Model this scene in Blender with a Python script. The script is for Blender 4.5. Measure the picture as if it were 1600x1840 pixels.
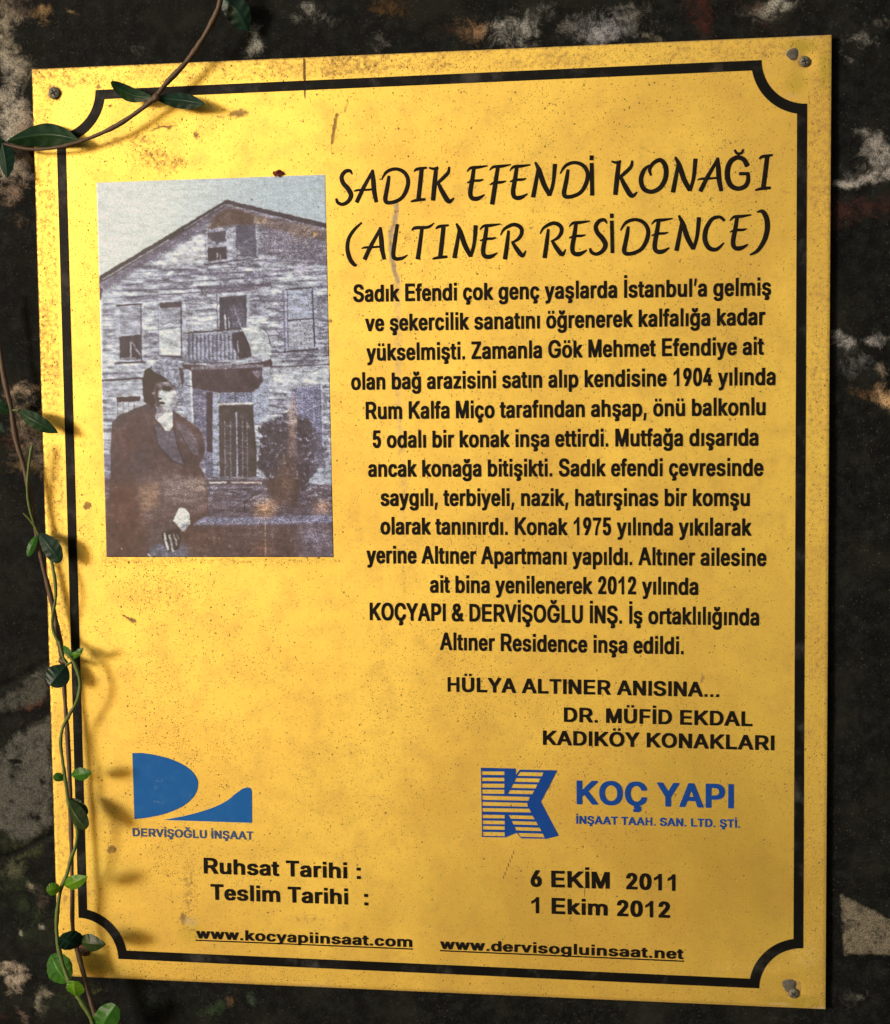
import bpy, math, random
import numpy as np
from mathutils import Vector, Matrix
from mathutils.geometry import tessellate_polygon

for o in list(bpy.data.objects): bpy.data.objects.remove(o)
SC = bpy.context.scene
COL = SC.collection
R = math.radians

# ------------------------------------------------------------------ camera
cd = bpy.data.cameras.new('camera'); cam = bpy.data.objects.new('camera', cd); COL.objects.link(cam)
cd.sensor_fit = 'HORIZONTAL'; cd.sensor_width = 36.0; cd.lens = 63.9252
cd.clip_start = 0.01; cd.clip_end = 200.0
CM = Matrix(((9.89589e-01, 7.22e-04, 1.43919e-01, 1.57489e-01),
             (1.43486e-01, 7.27e-02, -9.86978e-01, -9.81818e-01),
             (-1.1175e-02, 9.97354e-01, 7.184e-02, 8.4351e-02), (0, 0, 0, 1)))
cam.matrix_world = CM
SC.camera = cam

# ------------------------------------------------------------------ daylight
SUN_DIR = Vector((0.98, 1.0, -0.21)).normalized()        # the way the light travels
world = bpy.data.worlds.new('World'); SC.world = world; world.use_nodes = True
wn = world.node_tree; bg = wn.nodes['Background']
sky = wn.nodes.new('ShaderNodeTexSky'); sky.sky_type = 'NISHITA'; sky.sun_disc = False
to_sun = -SUN_DIR
sky.sun_elevation = math.asin(to_sun.z)
sky.sun_rotation = math.atan2(to_sun.x, to_sun.y)
sky.air_density = 1.0; sky.dust_density = 3.0; sky.ozone_density = 0.7
wn.links.new(sky.outputs[0], bg.inputs[0]); bg.inputs[1].default_value = 0.13
sl = bpy.data.lights.new('sun', 'SUN'); sl.energy = 2.5; sl.angle = R(12); sl.color = (1.0, 0.95, 0.87)
so = bpy.data.objects.new('sun', sl); COL.objects.link(so)
so.rotation_euler = SUN_DIR.to_track_quat('-Z', 'Y').to_euler(); so.location = (-1, -3, 2.5)
SC.view_settings.view_transform = 'Standard'; SC.view_settings.look = 'None'
SC.view_settings.exposure = 0.0; SC.view_settings.gamma = 1.0; SC.view_settings.use_curve_mapping = False

# ------------------------------------------------------------------ helpers
W, H = 0.5, 0.594935                                      # plate size in metres
RCM = np.array(CM)
def rays(px, py):
    """world direction through a point of the 1600x1840 photograph"""
    f = 63.9252 / 36 * 1600
    d = np.stack([(np.asarray(px, float) - 800) / f, -(np.asarray(py, float) - 920) / f, -np.ones(np.shape(px))], -1)
    return d @ RCM[:3, :3].T
CP = RCM[:3, 3]
def at(px, py, y=0.0):
    """the point at depth y (0 = front of the plate, negative = towards the viewer)"""
    d = rays(px, py); t = (y - CP[1]) / d[..., 1]
    return CP + d * t[..., None]
def xz(px, py, y=0.0):
    p = at(px, py, y); return p[..., 0], p[..., 2]
def topx(x, z, y=0.0):
    """plate coordinates back to photograph coordinates (for laying out the worn patches)"""
    p = np.stack([x, np.full(np.shape(x), y), z], -1) - CP
    q = p @ RCM[:3, :3]; f = 63.9252 / 36 * 1600
    return 800 + q[..., 0] / -q[..., 2] * f, 920 - q[..., 1] / -q[..., 2] * f

def lin(c):
    c = np.asarray(c, float) / 255.0
    return np.where(c <= 0.04045, c / 12.92, ((c + 0.055) / 1.055) ** 2.4)

def mesh(name, verts, faces, mat, parent=None, smooth=False):
    m = bpy.data.meshes.new(name); m.from_pydata([tuple(v) for v in verts], [], faces); m.update()
    if smooth: m.shade_smooth()
    if mat: m.materials.append(mat)
    o = bpy.data.objects.new(name, m); COL.objects.link(o)
    if parent is not None: o.parent = parent
    return o
def empty(name, loc=(0, 0, 0)):
    o = bpy.data.objects.new(name, None); COL.objects.link(o); o.location = loc; o.empty_display_size = 0.02
    return o
def tag(o, label, cat, group=None, kind=None):
    if label: o['label'] = label
    if cat: o['category'] = cat
    if group: o['group'] = group
    if kind: o['kind'] = kind
    return o

# smooth value noise for the painted layers
def vnoise(x, y, seed, sx=1.0, sy=1.0):
    rng = np.random.RandomState(seed); T = rng.rand(256, 256)
    x = np.asarray(x) / sx; y = np.asarray(y) / sy
    xi = np.floor(x).astype(int); yi = np.floor(y).astype(int); fx = x - xi; fy = y - yi
    fx = fx * fx * (3 - 2 * fx); fy = fy * fy * (3 - 2 * fy)
    g = lambda a, b: T[a % 256, b % 256]
    return (g(xi, yi) * (1 - fx) + g(xi + 1, yi) * fx) * (1 - fy) + (g(xi, yi + 1) * (1 - fx) + g(xi + 1, yi + 1) * fx) * fy
def fbm(x, y, seed, s, octv=4, sy=None):
    v = 0; a = 0.5; t = 0; sy = sy or s
    for k in range(octv):
        v = v + a * vnoise(x, y, seed + k, s / 2 ** k, sy / 2 ** k); t += a; a *= 0.55
    return v / t
def sstep(a, b, x):
    t = np.clip((x - a) / (b - a), 0, 1); return t * t * (3 - 2 * t)
def blob(X, Y, cx, cy, rx, ry=None, ang=0, soft=0.6):
    ry = ry or rx; c, s = math.cos(R(ang)), math.sin(R(ang))
    u = ((X - cx) * c + (Y - cy) * s) / rx; v = (-(X - cx) * s + (Y - cy) * c) / ry
    return 1 - sstep(1 - soft, 1 + soft * 0.4, np.sqrt(u * u + v * v))
def polydist(X, Y, P):
    """signed distance to polygon, negative inside"""
    P = np.asarray(P, float); d = np.full(X.shape, 1e9); ins = np.zeros(X.shape, bool)
    for i in range(len(P)):
        a = P[i - 1]; b = P[i]; e = b - a; L = (e @ e) + 1e-12
        t = np.clip(((X - a[0]) * e[0] + (Y - a[1]) * e[1]) / L, 0, 1)
        d = np.minimum(d, np.hypot(X - a[0] - t * e[0], Y - a[1] - t * e[1]))
        if a[1] != b[1]:
            c = ((a[1] > Y) != (b[1] > Y)) & (X < (b[0] - a[0]) * (Y - a[1]) / (b[1] - a[1]) + a[0]); ins ^= c
    return np.where(ins, -d, d)
def linedist(X, Y, P):
    P = np.asarray(P, float); d = np.full(X.shape, 1e9)
    for i in range(1, len(P)):
        a = P[i - 1]; b = P[i]; e = b - a; L = (e @ e) + 1e-12
        t = np.clip(((X - a[0]) * e[0] + (Y - a[1]) * e[1]) / L, 0, 1)
        d = np.minimum(d, np.hypot(X - a[0] - t * e[0], Y - a[1] - t * e[1]))
    return d

def grid_mesh(name, PX, PY, PZ, mat, attrs, parent=None):
    """a sheet from 2-D arrays of positions with per-point colour layers"""
    n, m = PX.shape
    v = np.stack([PX, PY, PZ], -1).reshape(-1, 3)
    i = np.arange(n * m).reshape(n, m)
    q = np.stack([i[:-1, :-1], i[1:, :-1], i[1:, 1:], i[:-1, 1:]], -1).reshape(-1, 4)
    me = bpy.data.meshes.new(name)
    me.vertices.add(len(v)); me.vertices.foreach_set('co', v.ravel())
    me.loops.add(q.size); me.loops.foreach_set('vertex_index', q.ravel().astype(np.int32))
    me.polygons.add(len(q)); me.polygons.foreach_set('loop_start', np.arange(0, q.size, 4, dtype=np.int32))
    me.update(calc_edges=True); me.validate()
    for k, A in attrs.items():
        at_ = me.color_attributes.new(k, 'FLOAT_COLOR', 'POINT')
        at_.data.foreach_set('color', A.reshape(-1, 4).astype(np.float32).ravel())
    me.shade_smooth(); me.materials.append(mat)
    o = bpy.data.objects.new(name, me); COL.objects.link(o)
    if parent is not None: o.parent = parent
    return o

# ------------------------------------------------------------------ materials
class NT:
    def __init__(s, name):
        s.m = bpy.data.materials.new(name); s.m.use_nodes = True; s.t = s.m.node_tree
        s.b = s.t.nodes['Principled BSDF']; s.out = s.t.nodes['Material Output']
        s.co = s.n('ShaderNodeTexCoord').outputs['Object']
    def n(s, ty, **kw):
        x = s.t.nodes.new(ty)
        for k, v in kw.items(): setattr(x, k, v)
        return x
    def put(s, sock, v):
        if isinstance(v, bpy.types.NodeSocket): s.t.links.new(v, sock)
        elif v is not None:
            sock.default_value = v
    def math(s, op, a, b=None, c=None, clamp=False):
        x = s.n('ShaderNodeMath', operation=op, use_clamp=clamp)
        s.put(x.inputs[0], a); s.put(x.inputs[1], b); s.put(x.inputs[2], c); return x.outputs[0]
    def mix(s, f, a, b, mode='MIX'):
        x = s.n('ShaderNodeMix', data_type='RGBA', blend_type=mode)
        s.put(x.inputs[0], f); s.put(x.inputs[6], a if not isinstance(a, tuple) else (*a[:3], 1)); s.put(x.inputs[7], b if not isinstance(b, tuple) else (*b[:3], 1)); return x.outputs[2]
    def noise(s, scale, detail=4, rough=0.55, vec=None, dist=0.0):
        x = s.n('ShaderNodeTexNoise'); x.inputs['Scale'].default_value = scale; x.inputs['Detail'].default_value = detail
        x.inputs['Roughness'].default_value = rough; x.inputs['Distortion'].default_value = dist
        s.t.links.new(vec or s.co, x.inputs['Vector']); return x.outputs['Fac']
    def voro(s, scale, vec=None, feature='F1', rnd=1.0):
        x = s.n('ShaderNodeTexVoronoi', feature=feature); x.inputs['Scale'].default_value = scale; x.inputs['Randomness'].default_value = rnd
        s.t.links.new(vec or s.co, x.inputs['Vector']); return x
    def stretch(s, v):
        x = s.n('ShaderNodeMapping'); x.inputs['Scale'].default_value = v; s.t.links.new(s.co, x.inputs['Vector']); return x.outputs[0]
    def ramp(s, f, a, b):
        x = s.n('ShaderNodeMapRange', interpolation_type='SMOOTHSTEP'); s.put(x.inputs[0], f)
        s.put(x.inputs[1], a); s.put(x.inputs[2], b); return x.outputs[0]
    def attr(s, name):
        x = s.n('ShaderNodeAttribute', attribute_name=name); return x
    def bump(s, h, strength, dist=0.001):
        x = s.n('ShaderNodeBump'); x.inputs['Strength'].default_value = strength; x.inputs['Distance'].default_value = dist
        s.put(x.inputs['Height'], h); s.put(s.b.inputs['Normal'], x.outputs[0])
    def set(s, **kw):
        for k, v in kw.items(): s.put(s.b.inputs[k.replace('_', ' ')], v if not isinstance(v, tuple) else (*v[:3], 1))
        return s.m

def brass_material():
    s = NT('aged_brass')
    a = s.attr('wear'); sep = s.n('ShaderNodeSeparateColor'); s.t.links.new(a.outputs['Color'], sep.inputs[0])
    brown, specks, pale, green = sep.outputs[0], sep.outputs[1], sep.outputs[2], a.outputs['Alpha']
    big = s.noise(7, 6, 0.65, dist=0.5); mid = s.noise(60, 5, 0.65); fine = s.noise(700, 3, 0.6)
    col = s.mix(s.ramp(big, 0.3, 0.7), (0.74, 0.505, 0.105), (0.90, 0.665, 0.135))
    col = s.mix(s.math('MULTIPLY', s.ramp(mid, 0.42, 0.72), 0.38), col, (0.56, 0.37, 0.11))
    # pinkish tarnish that breaks into fine mottling
    t = s.ramp(s.math('ADD', s.math('MULTIPLY', brown, 1.15), s.math('MULTIPLY', s.math('SUBTRACT', s.noise(330, 5, 0.7), 0.5), 1.5)), 0.42, 0.95)
    col = s.mix(s.math('MULTIPLY', t, 0.70), col, (0.25, 0.135, 0.065))
    col = s.mix(s.math('MULTIPLY', s.math('MULTIPLY', s.ramp(brown, 0.55, 1.1), s.ramp(s.noise(420, 4, 0.7), 0.30, 0.55)), 0.75), col, (0.075, 0.040, 0.024))
    # fine grey-brown mottling over the whole sheet
    f2 = s.ramp(s.noise(520, 4, 0.7), 0.52, 0.78)
    col = s.mix(s.math('MULTIPLY', f2, 0.42), col, (0.34, 0.21, 0.07))
    f3 = s.math('MULTIPLY', s.ramp(s.noise(1500, 3, 0.75), 0.50, 0.74), s.ramp(s.noise(45, 4, 0.7), 0.30, 0.65))
    col = s.mix(s.math('MULTIPLY', f3, 0.62), col, (0.26, 0.15, 0.06))
    col = s.mix(s.math('MULTIPLY', green, 0.7), col, (0.42, 0.34, 0.04))
    # corrosion pits: dots whose number follows the speck layer
    tot = None
    for sc_, r, k in ((330, 0.19, 0.62), (620, 0.27, 0.8), (1150, 0.34, 1.7), (190, 0.12, 0.28)):
        v = s.voro(sc_, s.stretch((1, 1, 1)))
        cs = s.n('ShaderNodeSeparateColor'); s.t.links.new(v.outputs['Color'], cs.inputs[0])
        gate = s.math('GREATER_THAN', s.math('MULTIPLY', s.math('ADD', specks, 0.07), k), cs.outputs[0])
        size = s.math('MULTIPLY', cs.outputs[1], r)
        dot = s.math('MULTIPLY', gate, s.math('SUBTRACT', 1.0, s.ramp(v.outputs['Distance'], s.math('MULTIPLY', size, 0.55), s.math('ADD', size, 0.09))))
        tot = dot if tot is None else s.math('MAXIMUM', tot, dot)
    col = s.mix(s.math('MULTIPLY', tot, 0.72), col, (0.11, 0.065, 0.025))
    pl = s.math('MULTIPLY', pale, s.ramp(s.noise(240, 3, 0.6), 0.3, 0.62))
    col = s.mix(s.math('MULTIPLY', pl, 0.8), col, (0.50, 0.42, 0.33))
    # hairline scratches
    smear = s.noise(14, 4, 0.6, s.stretch((1.0, 1, 0.22)), 0.6)
    rough = s.math('ADD', s.math('ADD', 0.385, s.math('MULTIPLY', smear, 0.20)), s.math('MULTIPLY', mid, 0.16))
    rough = s.math('ADD', rough, s.math('MULTIPLY', s.math('MAXIMUM', s.math('MAXIMUM', t, tot), pl), 0.25))
    brushed = s.noise(300, 3, 0.5, s.stretch((0.25, 1, 3.0)))
    h = s.math('ADD', s.math('MULTIPLY', tot, -1.0), s.math('ADD', s.math('MULTIPLY', fine, 0.35), s.math('MULTIPLY', brushed, 0.25)))
    s.bump(h, 0.30, 0.0004)
    metal = s.math('SUBTRACT', METAL, s.math('MULTIPLY', s.math('MAXIMUM', t, s.math('MAXIMUM', tot, pl)), 0.45), clamp=True)
    return s.set(Base_Color=col, Roughness=rough, Metallic=metal)
METAL = 0.96
M_BRASS = brass_material()
def plain_brass():
    s = NT('brass_edge'); n = s.noise(500, 4, 0.6)
    return s.set(Base_Color=s.mix(n, (0.16, 0.08, 0.03), (0.45, 0.26, 0.08)), Roughness=0.5, Metallic=0.6)
M_EDGE = plain_brass()
def enamel(name, c, c2, rough, amt=0.5, sc=(140, 500)):
    s = NT(name); a = s.noise(sc[0], 5, 0.7); b = s.noise(sc[1], 3, 0.6)
    col = s.mix(s.math('MULTIPLY', s.ramp(a, 0.48, 0.78), amt), c, c2)
    col = s.mix(s.math('MULTIPLY', s.ramp(s.noise(820, 4, 0.8), 0.66, 0.74), 0.55), col, (0.20, 0.14, 0.07))
    s.bump(b, 0.15, 0.0003); s.put(s.b.inputs['Specular IOR Level'], 0.10)
    return s.set(Base_Color=col, Roughness=s.math('ADD', rough, s.math('MULTIPLY', a, 0.2)))
M_BAND = enamel('black_enamel_band', (0.005, 0.005, 0.005), (0.065, 0.062, 0.056), 0.32, 0.8, (45, 500))  # second, greyer colour paints the band's reflection as mottling
M_INK = enamel('black_letter_enamel', (0.007, 0.005, 0.004), (0.022, 0.019, 0.016), 0.42, 0.5)
M_TITLE = enamel('black_title_enamel', (0.008, 0.006, 0.005), (0.030, 0.028, 0.026), 0.30, 0.5)
def blue_paint(name, c, c2, wear):
    s = NT(name)
    a = s.noise(95, 5, 0.7); b = s.noise(900, 3, 0.6)
    col = s.mix(s.math('MULTIPLY', s.ramp(a, 0.42, 0.75), 0.5), c, c2)
    col = s.mix(s.math('MULTIPLY', s.ramp(s.noise(60, 6, 0.75), 0.60, 0.72), wear), col, (0.25, 0.33, 0.42))
    s.bump(b, 0.2, 0.0002); s.put(s.b.inputs['Specular IOR Level'], 0.12)
    return s.set(Base_Color=col, Roughness=0.45)
M_BLUE = blue_paint('blue_logo_paint', (0.010, 0.105, 0.37), (0.025, 0.15, 0.40), 0.8)
M_NAVY = blue_paint('navy_logo_paint', (0.006, 0.050, 0.27), (0.012, 0.075, 0.30), 0.25)
M_FADED = blue_paint('faded_blue_letter_paint', (0.045, 0.085, 0.20), (0.10, 0.13, 0.20), 0.5)

def print_material():
    s = NT('faded_photo_print'); a = s.attr('picture')
    n1 = s.noise(1500, 2, 0.6); n2 = s.noise(700, 3, 0.7)
    g = s.math('ADD', 0.50, s.math('MULTIPLY', n1, 1.0))
    x = s.n('ShaderNodeVectorMath', operation='SCALE'); s.t.links.new(a.outputs['Color'], x.inputs[0]); s.put(x.inputs['Scale'], g)
    s.bump(n2, 0.12, 0.0002)
    return s.set(Base_Color=x.outputs[0], Roughness=s.math('ADD', 0.34, s.math('MULTIPLY', n2, 0.2)))
M_PRINT = print_material()

def granite_material():
    s = NT('black_granite'); a = s.attr('reflection')
    sp = s.voro(620); cs = s.n('ShaderNodeSeparateColor'); s.t.links.new(sp.outputs['Color'], cs.inputs[0])
    n = s.noise(130, 6, 0.7); n2 = s.noise(26, 5, 0.6)
    base = s.mix(s.ramp(n, 0.40, 0.75), (0.003, 0.0035, 0.0036), (0.012, 0.0140, 0.0132))
    base = s.mix(s.math('MULTIPLY', s.ramp(n2, 0.45, 0.75), 0.6), base, (0.020, 0.021, 0.016))
    fleck = s.math('MULTIPLY', s.math('MULTIPLY', s.ramp(cs.outputs[0], 0.70, 1.0), s.ramp(s.noise(40, 3, 0.6), 0.35, 0.6)), s.ramp(sp.outputs['Distance'], 0.42, 0.12))  # pale mineral flecks in the granite
    base = s.mix(s.math('MULTIPLY', fleck, 0.75), base, (0.060, 0.062, 0.056))
    base = s.mix(s.math('MULTIPLY', s.ramp(s.noise(750, 3, 0.8), 0.5, 0.72), 0.5), base, (0.030, 0.031, 0.028))
    # blurred reflections painted into the stone's colour: shape from the reflection layer, broken up by the stone's grain
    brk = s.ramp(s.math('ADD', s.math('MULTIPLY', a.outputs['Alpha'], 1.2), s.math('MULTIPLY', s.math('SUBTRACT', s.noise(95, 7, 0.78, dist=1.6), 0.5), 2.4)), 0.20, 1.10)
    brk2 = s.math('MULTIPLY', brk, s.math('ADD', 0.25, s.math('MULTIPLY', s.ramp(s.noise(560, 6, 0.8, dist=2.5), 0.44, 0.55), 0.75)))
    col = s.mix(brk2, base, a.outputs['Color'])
    s.bump(s.math('ADD', s.math('MULTIPLY', n, 0.6), s.math('MULTIPLY', brk, 0.5)), 0.55, 0.0012)
    smear = s.noise(14, 4, 0.6, s.stretch((1.0, 1, 0.22)), 0.6)
    rough = s.math('ADD', s.math('ADD', 0.385, s.math('MULTIPLY', smear, 0.20)), s.math('MULTIPLY', s.math('MAXIMUM', brk, n2), 0.4))
    s.put(s.b.inputs['Specular IOR Level'], 0.06)
    return s.set(Base_Color=col, Roughness=rough)
M_STONE = granite_material()

def leaf_material(name, c, c2, rough=0.4, trans=0.25):
    s = NT(name); n = s.noise(160, 4, 0.6); n2 = s.noise(900, 2, 0.5)
    col = s.mix(s.ramp(n, 0.3, 0.7), c, c2)
    v = s.attr('vein'); col = s.mix(s.math('MULTIPLY', v.outputs['Fac'], 0.55), col, tuple(min(1, x * 2.4 + .01) for x in c2))
    col = s.mix(s.math('MULTIPLY', s.ramp(s.noise(70, 5, 0.7), 0.60, 0.75), 0.45), col, tuple(x * .45 + y * .3 for x, y in zip(c, (0.10, 0.07, 0.02))))
    s.bump(s.math('ADD', n2, n), 0.25, 0.0005); s.put(s.b.inputs['Specular IOR Level'], 0.25)
    s.set(Base_Color=col, Roughness=rough)
    tr = s.n('ShaderNodeBsdfTranslucent'); s.put(tr.inputs['Color'], s.mix(0.5, col, tuple(min(1, x * 1.8) for x in c2)))
    mx = s.n('ShaderNodeMixShader'); mx.inputs[0].default_value = trans
    s.t.links.new(s.b.outputs[0], mx.inputs[1]); s.t.links.new(tr.outputs[0], mx.inputs[2]); s.t.links.new(mx.outputs[0], s.out.inputs[0])
    return s.m
M_LEAF_DARK = leaf_material('dark_leaf', (0.006, 0.022, 0.014), (0.010, 0.035, 0.018), 0.42, 0.06)
M_LEAF_DEEP = leaf_material('deep_green_leaf', (0.008, 0.028, 0.012), (0.015, 0.045, 0.014), 0.4, 0.10)
M_LEAF_OLIVE = leaf_material('olive_leaf', (0.016, 0.030, 0.008), (0.030, 0.050, 0.012), 0.4, 0.12)
M_LEAF_MID = leaf_material('green_leaf', (0.028, 0.115, 0.016), (0.050, 0.165, 0.020), 0.38, 0.3)
M_LEAF_NEW = leaf_material('young_leaf', (0.075, 0.20, 0.012), (0.13, 0.29, 0.02), 0.38, 0.35)
def bark(name, c, c2):
    s = NT(name); n = s.noise(260, 5, 0.7, s.stretch((1, 1, 0.35)))
    s.bump(n, 0.6, 0.0008)
    return s.set(Base_Color=s.mix(n, c, c2), Roughness=0.6)
M_STEM = bark('brown_stem', (0.050, 0.026, 0.014), (0.12, 0.070, 0.035))
M_TENDRIL = bark('green_tendril', (0.055, 0.085, 0.012), (0.12, 0.17, 0.025))
def steel(name, c, c2, metal, rough):
    s = NT(name); n = s.noise(700, 5, 0.7)
    s.bump(n, 0.5, 0.0004)
    return s.set(Base_Color=s.mix(s.ramp(n, 0.35, 0.7), c, c2), Roughness=rough, Metallic=metal)
M_SCREW = steel('zinc_screw', (0.07, 0.065, 0.05), (0.24, 0.22, 0.17), 0.35, 0.6)
M_RUST = steel('rusty_screw', (0.05, 0.015, 0.008), (0.16, 0.045, 0.018), 0.1, 0.8)
M_SLOT = steel('dark_recess', (0.008, 0.007, 0.006), (0.02, 0.016, 0.012), 0.0, 0.9)  # near-black fill for the cross on each screw head
M_LEAD = steel('filler_lump', (0.05, 0.05, 0.042), (0.12, 0.11, 0.085), 0.0, 0.8)
M_PETAL = steel('dry_red_petal', (0.10, 0.012, 0.008), (0.22, 0.03, 0.012), 0.0, 0.6)

# ------------------------------------------------------------------ the stone wall behind the plate
WY = 0.0055                                                # front of the stone, 9 mm behind the plate's face
def reflection_layers(X, Y):
    """X, Y are photograph coordinates of points on the stone; gives colour and amount of the reflections painted on it"""
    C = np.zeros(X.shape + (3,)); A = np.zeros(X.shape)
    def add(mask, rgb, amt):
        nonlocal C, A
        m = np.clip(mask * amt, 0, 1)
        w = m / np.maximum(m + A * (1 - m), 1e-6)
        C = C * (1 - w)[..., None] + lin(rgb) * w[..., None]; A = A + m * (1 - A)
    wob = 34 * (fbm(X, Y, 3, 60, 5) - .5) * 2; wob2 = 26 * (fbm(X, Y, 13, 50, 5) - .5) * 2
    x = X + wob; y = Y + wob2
    for d in WALL_REFLECTIONS:
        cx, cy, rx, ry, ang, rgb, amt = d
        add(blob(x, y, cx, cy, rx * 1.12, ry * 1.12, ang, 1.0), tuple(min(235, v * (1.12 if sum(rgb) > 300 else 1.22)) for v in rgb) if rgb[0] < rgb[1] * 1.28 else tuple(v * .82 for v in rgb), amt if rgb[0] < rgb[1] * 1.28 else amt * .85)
    # bright reflected triangle at the lower right, painted into the colour
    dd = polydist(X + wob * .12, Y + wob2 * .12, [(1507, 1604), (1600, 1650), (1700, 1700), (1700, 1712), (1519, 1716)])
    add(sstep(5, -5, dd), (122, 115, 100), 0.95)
    # grey reflection of paving at the left, painted into the colour
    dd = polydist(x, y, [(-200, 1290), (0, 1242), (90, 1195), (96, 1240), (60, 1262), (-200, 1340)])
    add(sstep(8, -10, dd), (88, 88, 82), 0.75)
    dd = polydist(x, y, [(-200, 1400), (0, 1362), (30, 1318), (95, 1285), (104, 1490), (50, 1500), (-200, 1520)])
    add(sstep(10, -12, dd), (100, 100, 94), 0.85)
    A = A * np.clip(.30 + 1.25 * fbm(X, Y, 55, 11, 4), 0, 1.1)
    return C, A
WALL_REFLECTIONS = [  # reflections of garden and paving in the polished stone, painted as colour patches
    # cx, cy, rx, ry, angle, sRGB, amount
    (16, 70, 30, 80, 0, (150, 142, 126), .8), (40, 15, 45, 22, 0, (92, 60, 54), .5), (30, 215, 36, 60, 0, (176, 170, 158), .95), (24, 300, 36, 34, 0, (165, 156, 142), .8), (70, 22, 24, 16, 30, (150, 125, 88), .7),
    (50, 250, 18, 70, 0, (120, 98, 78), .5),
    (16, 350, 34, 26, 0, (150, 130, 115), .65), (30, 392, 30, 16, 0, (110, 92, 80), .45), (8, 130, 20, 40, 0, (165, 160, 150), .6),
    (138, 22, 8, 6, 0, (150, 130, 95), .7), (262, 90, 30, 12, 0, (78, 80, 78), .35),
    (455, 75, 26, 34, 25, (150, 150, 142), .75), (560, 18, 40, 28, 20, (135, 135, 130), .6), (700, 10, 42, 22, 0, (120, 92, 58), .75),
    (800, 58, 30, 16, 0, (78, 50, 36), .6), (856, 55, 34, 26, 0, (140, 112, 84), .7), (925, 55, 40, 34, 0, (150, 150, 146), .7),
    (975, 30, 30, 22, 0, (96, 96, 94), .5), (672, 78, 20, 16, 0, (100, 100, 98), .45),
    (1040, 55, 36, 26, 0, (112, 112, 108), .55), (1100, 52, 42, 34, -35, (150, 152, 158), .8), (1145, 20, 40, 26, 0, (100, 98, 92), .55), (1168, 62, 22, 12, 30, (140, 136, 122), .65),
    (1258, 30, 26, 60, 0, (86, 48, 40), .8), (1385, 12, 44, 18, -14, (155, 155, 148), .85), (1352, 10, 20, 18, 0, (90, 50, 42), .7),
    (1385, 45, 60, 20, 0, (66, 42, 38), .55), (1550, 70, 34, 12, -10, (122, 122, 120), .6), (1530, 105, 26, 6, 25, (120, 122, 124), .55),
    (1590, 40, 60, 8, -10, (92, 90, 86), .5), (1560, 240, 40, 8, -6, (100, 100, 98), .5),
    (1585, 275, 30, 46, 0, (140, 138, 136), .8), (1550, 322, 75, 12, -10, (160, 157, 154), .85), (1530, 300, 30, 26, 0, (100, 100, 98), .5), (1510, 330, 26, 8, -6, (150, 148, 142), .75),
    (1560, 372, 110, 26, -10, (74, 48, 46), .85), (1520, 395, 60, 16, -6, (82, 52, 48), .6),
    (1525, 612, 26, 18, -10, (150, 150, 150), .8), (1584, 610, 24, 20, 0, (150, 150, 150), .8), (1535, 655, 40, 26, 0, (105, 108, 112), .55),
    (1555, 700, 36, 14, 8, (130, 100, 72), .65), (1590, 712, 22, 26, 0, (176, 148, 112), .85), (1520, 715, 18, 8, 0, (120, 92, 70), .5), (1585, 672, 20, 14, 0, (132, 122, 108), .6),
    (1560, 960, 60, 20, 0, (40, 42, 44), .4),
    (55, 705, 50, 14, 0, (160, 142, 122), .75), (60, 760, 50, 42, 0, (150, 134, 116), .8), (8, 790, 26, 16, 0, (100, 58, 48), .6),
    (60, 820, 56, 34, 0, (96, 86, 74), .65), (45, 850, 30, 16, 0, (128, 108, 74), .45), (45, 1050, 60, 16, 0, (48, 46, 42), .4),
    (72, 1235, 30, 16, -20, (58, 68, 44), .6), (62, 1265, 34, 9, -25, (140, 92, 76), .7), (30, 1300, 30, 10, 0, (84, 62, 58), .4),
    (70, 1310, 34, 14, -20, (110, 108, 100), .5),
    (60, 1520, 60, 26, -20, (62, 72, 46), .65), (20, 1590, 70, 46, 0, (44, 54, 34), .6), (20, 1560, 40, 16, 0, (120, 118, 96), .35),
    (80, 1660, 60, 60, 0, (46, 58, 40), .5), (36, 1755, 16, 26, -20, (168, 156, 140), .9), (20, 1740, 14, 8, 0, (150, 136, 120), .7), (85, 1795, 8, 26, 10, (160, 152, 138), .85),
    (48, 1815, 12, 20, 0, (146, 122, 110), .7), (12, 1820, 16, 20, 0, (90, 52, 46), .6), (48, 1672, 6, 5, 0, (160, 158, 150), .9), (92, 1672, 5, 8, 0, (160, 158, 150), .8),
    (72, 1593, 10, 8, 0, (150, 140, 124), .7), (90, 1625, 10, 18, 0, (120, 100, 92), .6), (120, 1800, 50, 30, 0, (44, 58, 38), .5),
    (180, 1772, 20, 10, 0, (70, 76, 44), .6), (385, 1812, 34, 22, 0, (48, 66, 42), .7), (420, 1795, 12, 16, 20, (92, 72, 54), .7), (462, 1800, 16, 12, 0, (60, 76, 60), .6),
    (280, 1812, 60, 18, 0, (38, 44, 34), .6), (1520, 1790, 28, 22, 0, (58, 60, 58), .5), (1545, 1790, 6, 5, 0, (100, 98, 92), .7), (1400, 1832, 40, 8, 0, (56, 56, 54), .5),
]
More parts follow.
